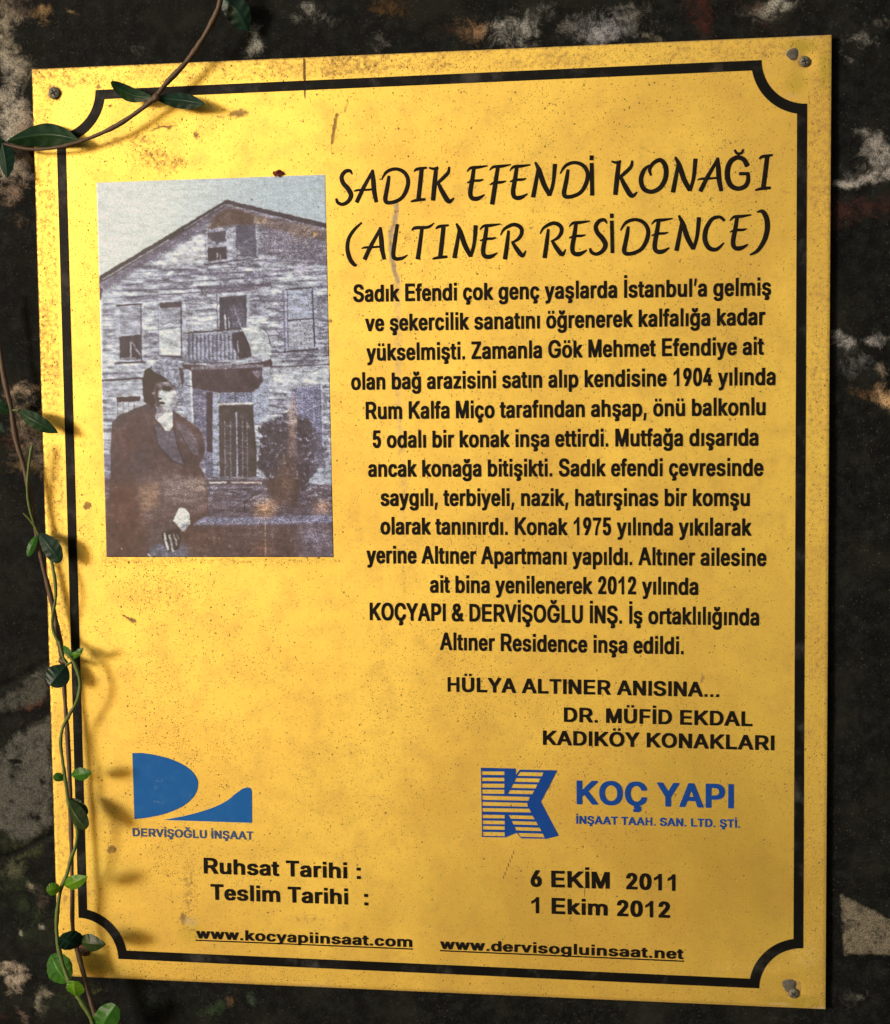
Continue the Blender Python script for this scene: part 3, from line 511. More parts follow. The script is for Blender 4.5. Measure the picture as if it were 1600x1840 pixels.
# ------------------------------------------------------------------ lettering
FONT = """
& 722 30,208 32,166 37,146 48,118 76,76 107,48 135,31 172,14 206,3 245,-4 289,-8 373,-6 412,0 456,11 516,35 549,6 564,1 705,1 720,6 727,18 727,35 720,49 632,140 658,186 675,237 682,281 682,325 677,336 657,344 542,344 529,341 522,336 518,327 515,288 508,268 411,365 414,371 456,397 497,430 525,463 538,485 550,516 552,576 538,620 525,642 504,666 460,695 408,714 347,722 297,721 248,715 200,701 173,688 138,660 121,640 99,593 95,569 95,520 111,468 130,436 167,390 92,333 61,299 43,270 37,252;203,190 206,215 217,235 242,261 274,282 410,144 382,128 341,116 304,114 280,118 252,129 227,146 208,171;264,544 269,566 282,582 304,595 326,600 349,595 365,586 378,570 383,553 377,534 359,513 306,476 280,505 271,520
, 278 44,-115 46,-144 59,-154 136,-154 144,-151 152,-143 218,109 218,130 209,142 200,145 98,145 90,143 83,135
. 278 68,0 212,0 212,137 68,137
0 556 34,381 36,294 39,259 47,206 61,155 78,113 106,67 131,40 165,16 193,3 221,-4 256,-8 333,-6 372,3 409,21 440,47 476,92 495,131 508,166 519,210 530,299 530,416 525,465 517,511 498,575 475,624 440,669 413,692 397,701 374,712 336,721 246,723 220,720 187,710 153,692 129,673 89,622 73,591 59,555 48,514 40,469;202,341 207,436 216,489 224,516 234,540 256,575 271,590 284,595 304,581 318,564 329,545 348,494 356,454 362,396 362,319 354,252 341,201 321,156 308,140 294,127 280,122 259,138 249,150 235,173 216,226 205,292
1 556 393,0 256,0 256,517 190,468 79,412 79,537 165,583 235,645 282,719 393,719
2 556 53,95 53,18 63,7 81,1 482,1 500,5 510,14 513,22 513,106 508,115 500,121 482,125 279,126 281,133 384,257 433,323 473,387 492,431 500,462 503,487 503,536 498,571 480,620 466,642 436,675 402,699 361,716 322,723 238,723 193,714 153,695 125,676 92,639 69,593 59,560 54,525 54,491 57,483 64,477 85,472 192,472 210,476 217,481 222,489 226,529 232,550 241,567 263,590 279,597 304,584 323,562 334,531 335,498 324,456 294,403 73,126 55,103
4 556 25,239 25,157 29,148 38,142 55,138 291,138 294,133 294,20 301,9 324,1 431,1 448,5 458,12 461,22 462,135 465,138 520,140 536,150 539,159 539,246 532,256 520,262 465,264 462,266 461,445 456,457 433,466 320,467 422,673 424,695 419,704 411,710 395,714 285,714 268,710 258,702;218,266 289,409 293,411 293,265 221,264
5 556 48,201 50,162 55,139 76,89 100,57 119,40 151,18 179,5 206,-3 246,-8 307,-8 346,-3 363,1 400,18 439,45 454,60 472,84 489,113 500,139 513,193 513,286 500,341 486,374 461,412 442,433 416,455 385,471 357,481 327,486 240,484 236,487 246,586 248,590 458,590 481,598 488,611 488,693 484,703 475,710 458,714 117,714 100,710 92,704 87,695 56,370 58,343 69,333 85,329 139,322 195,322 213,327 231,342 254,354 268,358 285,354 311,334 330,303 342,266 345,230 335,184 322,158 304,137 277,120 257,129 235,151 223,175 215,206 209,214 198,219 186,222 77,222 55,214
6 556 51,246 53,197 57,168 64,142 78,108 98,75 122,47 144,29 175,11 206,-1 251,-8 311,-8 350,-3 391,11 419,27 439,43 464,70 486,106 500,139 511,192 511,272 506,303 497,334 480,370 465,392 430,425 399,444 374,453 338,461 313,461 311,463 435,673 437,695 432,704 423,710 408,714 291,714 274,710 262,700 148,505 92,401 75,361 61,317 54,285;221,219 221,248 227,279 237,301 252,324 265,334 282,343 299,334 315,319 337,279 345,230 337,184 324,157 308,136 296,125 282,119 274,122 256,136 240,156 230,177
7 556 43,579 43,706 512,706 512,606 430,500 360,360 315,200 300,0 165,0 178,160 215,310 275,455 355,579
9 556 51,494 53,445 62,396 81,352 99,326 122,301 164,273 195,262 251,254 252,252 129,42 127,35 129,15 141,5 158,1 273,1 296,9 306,20 452,274 475,321 497,376 511,441 513,493 506,551 487,606 463,646 438,673 422,686 394,703 363,715 321,723 242,723 203,716 173,705 142,686 117,665 90,631 76,607 64,576 56,544;221,474 222,507 230,538 245,567 268,590 282,596 291,593 313,575 326,556 334,540 342,511 345,483 342,456 337,436 324,409 315,396 296,379 284,373 276,375 261,385 247,400 229,434
: 333 98,0 242,0 242,137 98,137|98,382 242,382 242,519 98,519
A 722 2,35 5,12 13,5 27,1 153,1 165,3 180,16 246,185 473,185 481,179 541,26 547,13 555,5 571,1 694,1 710,5 718,13 721,38 714,57 459,688 453,702 445,710 429,714 292,714 278,710 267,700;294,314 360,487 427,314 423,311 298,311
D 722 60,693 60,22 64,11 70,5 88,1 388,3 435,11 491,27 535,47 564,66 610,108 627,128 650,164 675,226 683,255 690,305 691,412 683,462 665,520 652,551 628,588 592,628 568,649 533,672 493,690 432,707 372,714 88,714 68,709 62,702;232,131 232,587 237,590 338,588 397,575 430,559 463,533 489,496 508,452 520,396 522,348 517,296 507,259 493,228 469,192 447,171 418,152 386,138 340,129 237,127
E 667 70,691 70,24 73,12 84,3 96,1 597,1 610,4 620,13 623,22 623,104 620,115 609,124 597,127 245,128 245,297 567,298 580,301 590,310 593,319 594,401 586,418 569,424 245,425 244,586 249,590 592,590 605,593 616,601 619,611 619,691 616,703 605,712 592,714 96,714 77,708
F 611 65,695 65,18 69,9 89,1 212,1 231,9 236,18 237,288 519,289 539,297 544,308 544,398 539,407 529,413 517,415 237,416 237,589 551,590 562,592 572,598 577,607 577,697 567,710 551,714 91,714 69,706
G 778 34,390 35,323 43,259 57,208 77,162 99,128 124,98 163,62 206,34 247,16 299,1 341,-6 377,-8 462,-6 500,0 548,12 590,31 643,66 681,102 701,130 719,162 733,202 740,233 742,365 739,374 733,380 717,386 409,386 397,383 387,377 382,365 382,281 385,272 393,265 409,260 562,260 567,257 563,235 551,208 519,166 486,144 462,133 435,125 405,121 373,125 339,135 309,149 281,169 253,200 234,229 220,263 211,296 205,347 207,394 220,452 242,500 268,534 284,551 309,568 335,580 387,594 409,594 441,588 478,573 510,552 524,537 549,502 564,467 576,457 588,455 713,455 727,459 735,467 738,489 721,542 707,571 683,606 655,636 617,666 582,686 532,706 494,716 443,723 333,721 271,708 242,699 200,679 168,658 123,617 101,591 81,560 61,518 49,482 41,445
H 722 73,0 218,0 218,716 73,716|504,0 649,0 649,716 504,716|218,308 504,308 504,434 218,434
I 278 70,0 234,0 234,716 70,716
K 722 66,690 66,26 73,9 90,1 214,1 229,5 235,10 240,26 240,230 303,290 535,6 552,1 692,1 709,6 718,24 711,47 427,400 708,666 716,686 710,706 690,714 539,714 525,710 243,443 240,447 240,690 235,704 229,710 216,714 90,714 73,706
L 611 69,695 69,20 74,9 82,3 94,1 560,1 578,7 585,18 585,108 581,119 572,124 560,127 241,128 240,699 234,708 217,714 94,714 75,708
M 833 52,695 52,20 58,8 77,1 191,1 207,5 216,13 219,20 220,318 337,20 346,7 365,1 470,1 486,5 496,13 610,310 614,315 615,20 618,13 627,5 643,1 760,1 774,5 782,11 786,20 786,695 780,707 758,714 607,714 591,710 582,702 426,290 419,277 254,704 246,710 232,714 79,714 60,708
N 722 56,693 56,22 60,11 72,3 83,1 200,1 212,3 225,13 228,22 229,410 237,401 488,8 510,1 642,1 664,8 670,22 670,693 666,704 655,712 644,714 527,714 514,712 501,702 498,693 497,304 238,707 216,714 83,714 62,707
O 778 33,390 33,323 43,250 63,190 76,162 98,126 121,99 162,60 195,38 240,16 290,1 332,-6 365,-8 451,-6 519,9 580,34 629,68 655,93 678,120 714,181 725,208 738,250 747,328 745,418 737,467 723,513 708,547 672,603 621,654 584,679 559,692 494,714 429,723 326,721 277,712 243,701 200,681 167,659 119,615 98,589 73,547 59,516 43,465;203,347 205,394 212,431 222,463 245,509 266,536 285,554 312,571 353,588 382,594 410,592 445,582 484,562 510,543 530,518 548,489 563,454 575,398 577,339 571,294 561,255 534,202 513,177 474,147 425,127 390,122 343,131 306,147 268,177 243,210 222,252 209,296
P 667 65,697 65,16 72,7 90,1 211,1 229,7 236,16 237,242 402,244 443,249 497,264 554,295 577,314 597,336 616,368 632,410 639,458 639,503 633,545 624,573 610,602 592,628 568,652 523,683 493,695 455,706 402,714 92,714 72,708;236,372 237,589 366,588 400,580 425,566 443,550 455,530 468,483 466,463 458,434 438,403 412,383 378,371 342,368 241,368
R 722 71,693 71,22 76,9 96,1 221,1 237,7 244,22 244,255 249,258 364,258 373,252 530,6 547,1 685,1 701,5 710,20 707,44 553,285 610,318 632,339 649,361 664,389 680,438 682,520 676,551 658,595 634,630 603,658 554,686 504,703 435,714 94,714 78,708;244,389 245,589 372,590 411,586 454,573 486,551 496,538 507,513 509,472 498,438 488,423 472,410 433,392 396,386 249,384
S 667 32,204 38,164 48,131 62,104 87,71 108,52 139,31 169,16 214,1 281,-10 388,-10 420,-6 457,1 507,18 562,50 586,73 612,108 627,142 636,179 638,212 632,255 617,294 602,317 560,356 530,374 499,389 426,413 333,436 270,459 250,472 234,486 226,502 223,516 226,531 234,547 255,571 297,591 345,597 388,588 428,565 444,544 452,527 455,511 465,498 481,493 599,493 615,498 623,507 626,520 624,547 616,580 604,606 575,644 543,671 497,697 453,712 388,723 293,723 252,718 183,697 131,669 107,648 76,607 62,578 54,544 54,482 66,438 80,414 116,377 137,361 181,339 250,315 384,279 426,261 456,237 464,221 464,195 454,171 440,155 410,135 388,125 362,120 323,118 279,127 238,151 216,181 205,221 199,227 187,230 56,231 38,223
T 611 20,690 20,613 23,603 33,594 49,590 219,590 223,587 223,26 225,15 236,5 252,1 365,1 385,7 392,15 394,26 394,587 399,590 568,590 588,596 595,604 597,613 597,690 595,700 584,710 568,714 49,714 28,707 22,700
U 722 58,695 58,226 65,179 75,150 92,117 109,92 140,59 187,27 235,7 303,-8 392,-10 446,-4 503,11 533,23 561,40 614,88 633,115 657,168 667,212 669,695 666,703 659,710 644,714 523,714 507,710 498,700 497,248 493,226 476,184 455,158 412,131 364,120 318,129 275,154 249,186 232,230 228,252 228,695 226,702 218,710 203,714 85,714 68,710 60,702
V 667 1,693 1,679 5,666 246,13 259,3 272,1 402,1 422,7 431,22 665,664 669,679 667,702 654,712 641,714 520,714 506,710 496,702 338,251 334,255 174,704 162,712 152,714 27,714 7,707
Y 667 2,695 2,679 6,669 248,288 249,20 251,13 259,5 276,1 393,1 410,5 418,13 420,20 421,285 667,673 669,680 667,702 659,710 642,714 512,714 493,709 484,699 335,463 185,702 178,710 161,714 27,714 10,709
Z 611 34,695 34,607 39,598 49,592 62,590 364,590 368,587 39,106 35,95 35,20 39,11 51,3 63,1 556,1 578,8 584,18 584,109 578,119 568,124 556,127 253,127 249,130 578,611 580,618 580,695 577,704 565,712 552,714 62,714 42,708
a 556 22,182 22,131 28,105 42,72 60,48 76,34 96,20 135,3 195,-9 274,-9 318,-2 349,8 373,1 481,1 502,6 510,22 510,364 502,402 485,438 471,457 451,476 426,492 384,509 340,518 302,522 230,520 173,509 125,490 89,467 59,435 35,388 35,376 42,364 59,357 124,340 175,338 195,345 213,371 235,390 252,399 281,406 307,399 326,385 337,368 342,340 338,334 325,329 221,317 140,301 87,279 66,265 42,239 31,218;191,150 195,172 206,185 219,193 261,205 340,215 343,213 341,182 331,156 310,131 285,115 252,106 224,111 200,129 193,139
b 611 51,663 51,22 56,10 77,1 189,1 201,3 215,12 240,1 268,-6 300,-9 356,-9 382,-8 418,0 478,25 525,64 542,86 568,136 584,189 590,244 584,325 572,368 542,426 525,448 479,486 442,504 416,512 379,520 309,522 270,518 219,504 218,665 214,677 206,683 191,687 77,687 58,679;218,237 218,280 226,320 245,359 270,386 294,399 320,405 337,401 356,392 383,369 399,347 411,318 419,277 419,239 405,180 387,148 369,130 345,115 319,108 300,111 275,124 254,143 238,167 226,194
c 556 24,260 26,217 32,182 43,144 66,98 91,65 115,43 157,17 205,-1 265,-9 328,-9 375,-2 420,12 458,33 494,64 519,98 538,144 535,162 524,172 436,193 400,193 378,186 361,150 337,125 312,111 290,108 267,115 250,125 225,151 210,177 199,213 195,237 195,273 199,297 209,330 223,357 240,378 261,394 294,405 326,394 353,372 376,330 398,322 447,324 522,343 534,354 536,371 526,399 516,419 492,451 476,467 443,488 414,502 371,515 313,522 243,520 198,511 167,500 113,467 93,449 73,424 55,395 45,371 32,327
d 611 25,263 27,215 33,180 41,151 57,113 71,89 91,64 116,40 154,17 199,0 259,-9 335,-8 364,-2 399,11 414,3 426,1 540,1 559,8 565,22 565,663 560,678 538,687 422,687 402,678 396,663 396,504 334,520 236,520 200,512 169,502 116,472 91,449 71,423 44,371 31,323;196,242 198,289 209,333 227,363 251,387 274,399 298,405 335,392 363,369 383,337 391,313 396,282 396,234 383,177 372,156 349,130 326,116 298,108 270,115 253,125 230,146 211,177 200,215
e 556 23,260 25,215 33,174 47,131 68,91 113,43 135,27 169,10 200,0 239,-8 325,-9 377,-2 414,8 454,29 493,61 513,86 530,124 532,137 530,148 516,158 436,178 392,178 382,176 369,168 350,136 338,123 315,111 288,108 264,115 232,135 214,160 204,182 198,201 197,206 200,209 510,209 526,213 537,222 539,232 539,292 536,325 520,385 500,423 483,445 449,476 410,499 371,512 308,522 236,520 192,511 172,504 129,481 83,440 52,393 40,361 30,327;200,323 218,361 233,380 260,397 285,405 310,397 339,375 357,343 364,323 359,321 204,321
f 333 -6,493 -6,423 -2,413 7,407 23,403 70,403 73,400 74,22 76,14 86,5 104,1 209,1 233,8 238,14 240,22 240,400 244,403 313,405 328,412 333,424 333,493 330,504 321,511 304,515 242,515 240,519 242,555 248,575 253,581 304,582 321,586 330,593 348,667 346,690 331,703 284,715 197,715 160,705 143,698 110,672 92,647 83,628 74,587 73,516 23,515 7,511 -3,504
g 611 25,268 29,205 44,146 56,122 72,96 115,53 170,24 236,8 333,8 371,15 393,23 396,21 390,-15 375,-40 348,-58 307,-70 281,-68 249,-57 226,-42 196,-8 178,-1 131,-3 65,-36 50,-46 48,-55 50,-74 70,-103 103,-133 129,-150 155,-162 193,-174 245,-183 318,-185 380,-179 442,-164 492,-138 517,-117 534,-98 551,-67 559,-43 564,-9 564,495 558,508 539,515 427,515 408,509 399,501 376,511 346,518 268,522 236,520 210,515 170,502 138,487 114,470 91,449 67,418 54,395 39,357 27,302;196,247 197,289 209,332 228,364 249,386 273,399 299,405 329,396 356,376 375,352 390,318 398,275 398,249 394,222 384,189 373,168 354,146 329,130 301,123 283,125 253,137 228,159 210,190 201,215
h 611 55,667 55,19 58,10 69,3 81,1 196,1 208,4 217,10 220,19 220,299 224,328 237,357 258,382 290,399 319,403 344,396 364,382 380,363 392,325 392,19 394,12 403,5 416,1 533,1 549,5 556,10 559,19 559,351 547,407 534,435 518,457 500,475 469,495 441,507 397,518 356,522 292,520 255,512 221,501 220,667 216,678 196,687 79,687 60,679
i 278 69,0 229,0 229,519 69,519|69,589 229,589 229,716 69,716
k 556 53,663 53,22 57,10 69,3 80,1 195,1 214,9 220,21 220,180 225,187 385,6 403,1 539,1 558,7 566,21 566,33 562,43 350,289 545,473 551,486 546,506 535,512 524,515 390,515 379,512 369,507 221,373 220,663 216,677 195,687 78,687 59,679
l 278 69,0 229,0 229,716 69,716
m 889 50,498 50,17 56,7 77,1 187,1 203,5 213,12 214,311 218,339 227,359 243,381 265,396 292,405 312,402 334,391 350,375 361,351 363,17 368,8 387,1 500,1 516,5 526,12 529,333 540,364 551,380 572,396 599,405 623,402 647,391 661,378 674,349 676,17 678,10 690,3 702,1 817,1 839,10 842,17 840,380 829,419 816,445 792,473 770,490 720,512 657,524 603,524 548,514 502,497 469,476 437,499 401,514 370,522 348,524 281,522 247,514 215,502 205,509 187,515 75,515 56,509
n 611 55,497 55,19 59,10 66,5 79,1 194,1 210,5 218,12 221,19 221,299 225,328 237,357 255,380 290,399 319,403 344,396 369,378 384,354 392,325 394,14 403,5 417,1 533,1 551,6 560,19 560,351 548,407 536,431 507,467 481,488 450,504 417,514 385,520 292,520 255,512 222,500 208,511 194,515 79,515 64,509
o 611 26,261 30,203 44,150 65,107 95,67 123,42 146,27 186,9 225,-2 279,-9 359,-8 400,0 444,15 494,44 532,82 556,117 577,170 587,227 587,282 581,325 564,378 537,424 513,451 488,472 457,490 404,511 358,520 288,522 256,520 225,514 179,501 150,487 121,468 97,447 77,423 48,371 34,328;197,241 199,285 211,330 230,363 250,382 275,397 311,405 346,394 372,376 393,351 408,318 418,268 418,244 414,217 404,182 385,150 363,128 340,115 311,107 283,111 255,125 231,149 213,177 205,199
p 611 51,493 51,-155 58,-167 77,-174 193,-174 212,-167 218,-155 219,9 245,0 298,-9 358,-9 409,-2 439,7 478,25 496,38 532,73 561,119 582,179 590,244 584,325 574,363 561,394 542,426 527,446 478,487 427,509 379,520 349,522 270,518 240,511 217,502 208,509 191,515 79,515 58,508;218,237 218,280 226,320 245,359 270,386 294,399 320,405 337,401 356,392 383,369 399,347 411,318 419,277 419,239 405,180 387,148 369,130 345,115 319,108 300,111 275,124 254,143 238,167 226,194
r 389 55,497 56,15 64,6 82,1 192,1 205,3 215,9 220,17 220,309 230,351 241,368 256,382 281,396 299,400 325,396 363,396 374,398 385,405 389,414 389,505 381,514 363,520 281,522 245,516 214,507 192,515 82,515 63,509
s 556 33,143 39,108 53,81 70,58 114,24 140,12 179,0 246,-9 309,-9 351,-6 418,12 467,37 491,58 511,82 522,108 529,132 529,180 519,213 507,234 473,265 439,284 364,306 268,326 238,338 220,354 218,368 228,385 246,397 264,404 288,408 309,404 331,393 351,371 364,349 380,342 422,341 504,359 517,369 519,388 508,417 484,454 461,475 429,495 380,512 337,520 268,522 211,516 154,500 114,480 86,457 72,442 57,414 48,385 48,335 57,308 72,280 110,247 144,230 199,213 309,189 333,181 353,165 357,148 351,135 335,122 307,110 284,106 246,111 220,125 208,137 192,170 185,176 171,179 132,179 55,165 39,158
t 333 -4,497 -4,421 -1,414 7,407 23,403 62,403 66,400 66,127 68,105 75,77 87,55 110,29 124,19 157,5 187,-2 276,-4 309,1 330,8 337,17 337,40 323,102 314,110 298,114 245,113 236,125 232,144 232,400 236,403 301,403 316,407 324,412 327,421 327,497 325,504 316,511 301,515 233,516 232,620 225,632 204,638 94,638 74,632 66,622 65,516 12,512 1,507
u 611 55,497 55,156 67,107 85,74 106,48 120,36 153,16 196,1 227,-4 323,-4 358,3 393,16 406,5 422,1 535,1 554,9 559,19 559,497 554,507 535,515 418,515 404,512 395,504 392,497 390,191 378,160 358,136 336,122 307,113 278,117 250,134 229,163 222,187 220,497 217,505 208,512 196,515 79,515 60,507
v 556 5,493 8,474 198,10 210,3 223,1 338,1 358,6 370,26 551,471 556,485 551,505 540,512 527,515 408,515 397,512 386,506 281,241 275,249 183,492 174,507 153,515 32,515 12,508
w 778 5,495 5,483 13,457 149,38 162,8 182,1 296,1 308,3 318,9 327,26 391,231 456,21 463,9 473,3 486,1 600,1 621,9 627,21 776,479 776,497 770,508 750,515 633,515 620,512 609,506 603,497 541,289 535,301 481,490 473,506 462,512 449,515 334,515 321,512 311,507 302,490 242,288 179,497 171,508 149,515 32,515 13,509
y 556 5,493 8,474 190,24 174,-24 160,-45 150,-55 142,-59 127,-56 89,-56 78,-58 67,-65 59,-82 44,-136 44,-151 48,-160 57,-167 96,-176 169,-178 224,-169 273,-144 305,-112 327,-76 551,471 556,483 555,497 548,509 529,515 408,515 387,507 382,500 281,241 275,249 183,492 174,507 153,515 32,515 12,508
z 500 32,88 32,19 36,10 51,3 446,1 464,5 472,10 477,21 476,100 472,108 465,113 446,118 254,118 250,120 466,416 470,426 470,495 466,505 458,511 440,515 69,515 51,511 43,505 39,495 39,416 43,407 49,403 69,398 254,398 257,395 41,105
Ç 722 32,389 34,297 41,252 53,210 64,182 96,123 127,86 155,61 185,40 232,16 264,5 305,-4 300,-62 308,-78 326,-85 375,-85 380,-88 369,-92 309,-92 289,-100 283,-115 284,-168 289,-181 309,-189 427,-189 474,-177 504,-160 518,-142 527,-119 530,-67 516,-30 504,-17 477,0 521,14 561,32 596,56 633,89 664,133 683,173 699,228 695,250 690,256 673,262 553,262 542,259 528,250 514,210 501,187 481,164 455,146 429,133 393,123 367,123 335,131 303,146 278,164 245,202 228,232 216,261 205,319 203,372 208,423 228,483 243,511 259,533 283,555 305,571 333,584 373,594 397,592 427,584 448,575 476,555 503,525 518,498 528,465 540,457 551,455 672,455 687,459 695,465 699,476 691,520 681,547 663,586 635,624 604,654 559,684 514,705 465,718 425,723 314,721 267,712 230,699 187,677 157,656 122,624 92,586 72,549 53,505 39,454
Ö 778 33,390 33,323 43,250 63,190 76,162 98,126 121,99 162,60 195,38 240,16 290,1 332,-6 365,-8 451,-6 519,9 580,34 629,68 655,93 678,120 714,181 725,208 738,250 747,328 745,418 737,467 723,513 708,547 672,603 621,654 584,679 559,692 494,714 429,723 326,721 277,712 243,701 200,681 167,659 119,615 98,589 73,547 59,516 43,465;203,347 205,394 212,431 222,463 245,509 266,536 285,554 312,571 353,588 382,594 410,592 445,582 484,562 510,543 530,518 548,489 563,454 575,398 577,339 571,294 561,255 534,202 513,177 474,147 425,127 390,122 343,131 306,147 268,177 243,210 222,252 209,296|215,775 339,775 339,895 215,895|439,775 563,775 563,895 439,895
Ü 722 58,695 58,226 65,179 75,150 92,117 109,92 140,59 187,27 235,7 303,-8 392,-10 446,-4 503,11 533,23 561,40 614,88 633,115 657,168 667,212 669,695 666,703 659,710 644,714 523,714 507,710 498,700 497,248 493,226 476,184 455,158 412,131 364,120 318,129 275,154 249,186 232,230 228,252 228,695 226,702 218,710 203,714 85,714 68,710 60,702|187,775 311,775 311,895 187,895|411,775 535,775 535,895 411,895
ç 556 24,260 28,205 43,144 59,110 83,75 113,44 140,25 171,10 220,-4 215,-52 222,-67 243,-75 279,-75 292,-78 288,-82 227,-82 205,-89 199,-105 199,-153 205,-167 227,-174 330,-174 369,-169 391,-162 413,-150 429,-132 438,-113 442,-98 442,-60 436,-38 425,-20 395,2 447,25 474,44 494,64 517,95 530,120 538,144 535,162 524,172 445,192 391,192 378,186 361,150 336,124 306,110 295,107 279,110 252,124 232,142 210,177 199,213 195,237 197,287 209,330 227,363 256,390 272,399 292,405 315,399 340,384 359,364 376,330 387,324 436,322 522,343 534,354 536,364 534,380 516,419 493,450 467,473 440,490 414,502 353,518 313,522 243,520 198,511 167,500 144,488 111,466 85,439 57,399 45,371 32,327
ö 611 26,261 30,203 44,150 65,107 95,67 123,42 146,27 186,9 225,-2 279,-9 359,-8 400,0 444,15 494,44 532,82 556,117 577,170 587,227 587,282 581,325 564,378 537,424 513,451 488,472 457,490 404,511 358,520 288,522 256,520 225,514 179,501 150,487 121,468 97,447 77,423 48,371 34,328;197,241 199,285 211,330 230,363 250,382 275,397 311,405 346,394 372,376 393,351 408,318 418,268 418,244 414,217 404,182 385,150 363,128 340,115 311,107 283,111 255,125 231,149 213,177 205,199|132,582 256,582 256,703 132,703|356,582 480,582 480,703 356,703
ü 611 55,497 55,156 67,107 85,74 106,48 120,36 153,16 196,1 227,-4 323,-4 358,3 393,16 406,5 422,1 535,1 554,9 559,19 559,497 554,507 535,515 418,515 404,512 395,504 392,497 390,191 378,160 358,136 336,122 307,113 278,117 250,134 229,163 222,187 220,497 217,505 208,512 196,515 79,515 60,507|132,582 256,582 256,703 132,703|356,582 480,582 480,703 356,703
Ğ 778 34,390 35,323 43,259 57,208 77,162 99,128 124,98 163,62 206,34 247,16 299,1 341,-6 377,-8 462,-6 500,0 548,12 590,31 643,66 681,102 701,130 719,162 733,202 740,233 742,365 739,374 733,380 717,386 409,386 397,383 387,377 382,365 382,281 385,272 393,265 409,260 562,260 567,257 563,235 551,208 519,166 486,144 462,133 435,125 405,121 373,125 339,135 309,149 281,169 253,200 234,229 220,263 211,296 205,347 207,394 220,452 242,500 268,534 284,551 309,568 335,580 387,594 409,594 441,588 478,573 510,552 524,537 549,502 564,467 576,457 588,455 713,455 727,459 735,467 738,489 721,542 707,571 683,606 655,636 617,666 582,686 532,706 494,716 443,723 333,721 271,708 242,699 200,679 168,658 123,617 101,591 81,560 61,518 49,482 41,445|215,890 215,859 222,835 236,807 256,783 297,753 323,742 361,734 446,736 476,744 512,763 543,789 559,809 575,846 579,875 577,899 564,909 552,911 458,911 443,907 435,900 430,873 417,855 405,847 395,845 383,849 369,862 361,879 357,899 345,909 333,911 240,911 224,905 218,899
ğ 611 25,268 29,205 44,146 56,122 72,96 115,53 170,24 236,8 333,8 371,15 393,23 396,21 390,-15 375,-40 348,-58 307,-70 281,-68 249,-57 226,-42 196,-8 178,-1 131,-3 65,-36 50,-46 48,-55 50,-74 70,-103 103,-133 129,-150 155,-162 193,-174 245,-183 318,-185 380,-179 442,-164 492,-138 517,-117 534,-98 551,-67 559,-43 564,-9 564,495 558,508 539,515 427,515 408,509 399,501 376,511 346,518 268,522 236,520 210,515 170,502 138,487 114,470 91,449 67,418 54,395 39,357 27,302;196,247 197,289 209,332 228,364 249,386 273,399 299,405 329,396 356,376 375,352 390,318 398,275 398,249 394,222 384,189 373,168 354,146 329,130 301,123 283,125 253,137 228,159 210,190 201,215|122,693 123,662 127,643 140,611 154,590 183,564 213,547 241,537 269,533 322,533 350,537 376,545 414,565 431,581 455,613 468,647 473,673 470,703 464,709 447,715 354,715 342,713 327,701 322,675 317,663 298,648 278,662 269,682 266,703 253,713 241,715 148,715 129,707
İ 278 70,0 234,0 234,716 70,716|70,775 234,775 234,895 70,895
ı 278 69,0 229,0 229,519 69,519
Ş 667 32,204 38,164 48,131 68,95 89,69 121,42 165,18 214,1 261,-7 259,-55 262,-66 269,-75 283,-79 341,-82 337,-87 266,-87 247,-95 241,-111 241,-159 244,-171 250,-180 268,-185 374,-185 414,-179 437,-172 457,-161 473,-147 483,-130 492,-95 492,-73 487,-49 477,-27 450,-2 507,18 538,34 580,67 604,95 625,137 636,179 636,235 625,277 614,301 592,328 572,347 540,369 479,396 333,436 274,457 250,472 234,486 226,502 223,518 234,547 256,571 297,591 329,597 347,597 388,588 428,565 444,544 452,527 455,511 465,498 481,493 599,493 615,498 623,507 626,520 624,547 616,580 604,606 575,644 543,671 497,697 453,712 388,723 293,723 252,718 183,697 131,669 107,648 76,607 62,578 54,544 54,482 66,438 80,414 116,377 137,361 181,339 250,315 384,279 426,261 456,237 464,221 464,195 454,171 440,155 410,135 388,125 362,120 323,118 279,127 238,151 216,181 205,221 199,227 187,230 56,231 38,223
ş 556 33,143 39,108 53,81 70,58 98,34 140,12 211,-7 206,-52 214,-69 231,-75 290,-77 286,-82 213,-82 194,-89 188,-103 188,-151 191,-162 197,-169 215,-174 323,-174 355,-170 386,-162 402,-154 419,-141 432,-120 438,-101 440,-72 436,-48 424,-24 410,-10 390,2 445,24 466,36 491,58 511,82 522,108 531,151 529,180 522,203 506,234 488,254 463,272 439,284 392,299 262,328 238,338 226,347 218,359 218,369 228,385 246,397 264,404 288,408 309,404 331,393 351,371 364,349 380,342 422,341 504,359 517,369 519,388 508,417 484,454 461,475 429,495 380,512 337,520 268,522 211,516 154,500 114,480 86,457 72,442 57,414 48,385 48,335 57,308 72,280 110,247 144,230 199,213 309,189 333,181 353,165 357,148 351,135 335,122 307,110 284,106 246,111 220,125 208,137 192,170 185,176 171,179 132,179 55,165 39,158
’ 240 56,456 58,425 69,416 139,415 146,418 153,426 214,679 213,699 205,711 197,714 105,714 97,712 91,705
"""
GLYPHS = {}
for line in FONT.strip('\n').split('\n'):
    ch = line[0]; a, r = line[2:].split(' ', 1)
    GLYPHS[ch] = (int(a), [[[tuple(map(int, p.split(','))) for p in P.split()] for P in g.split(';')] for g in r.split('|')])

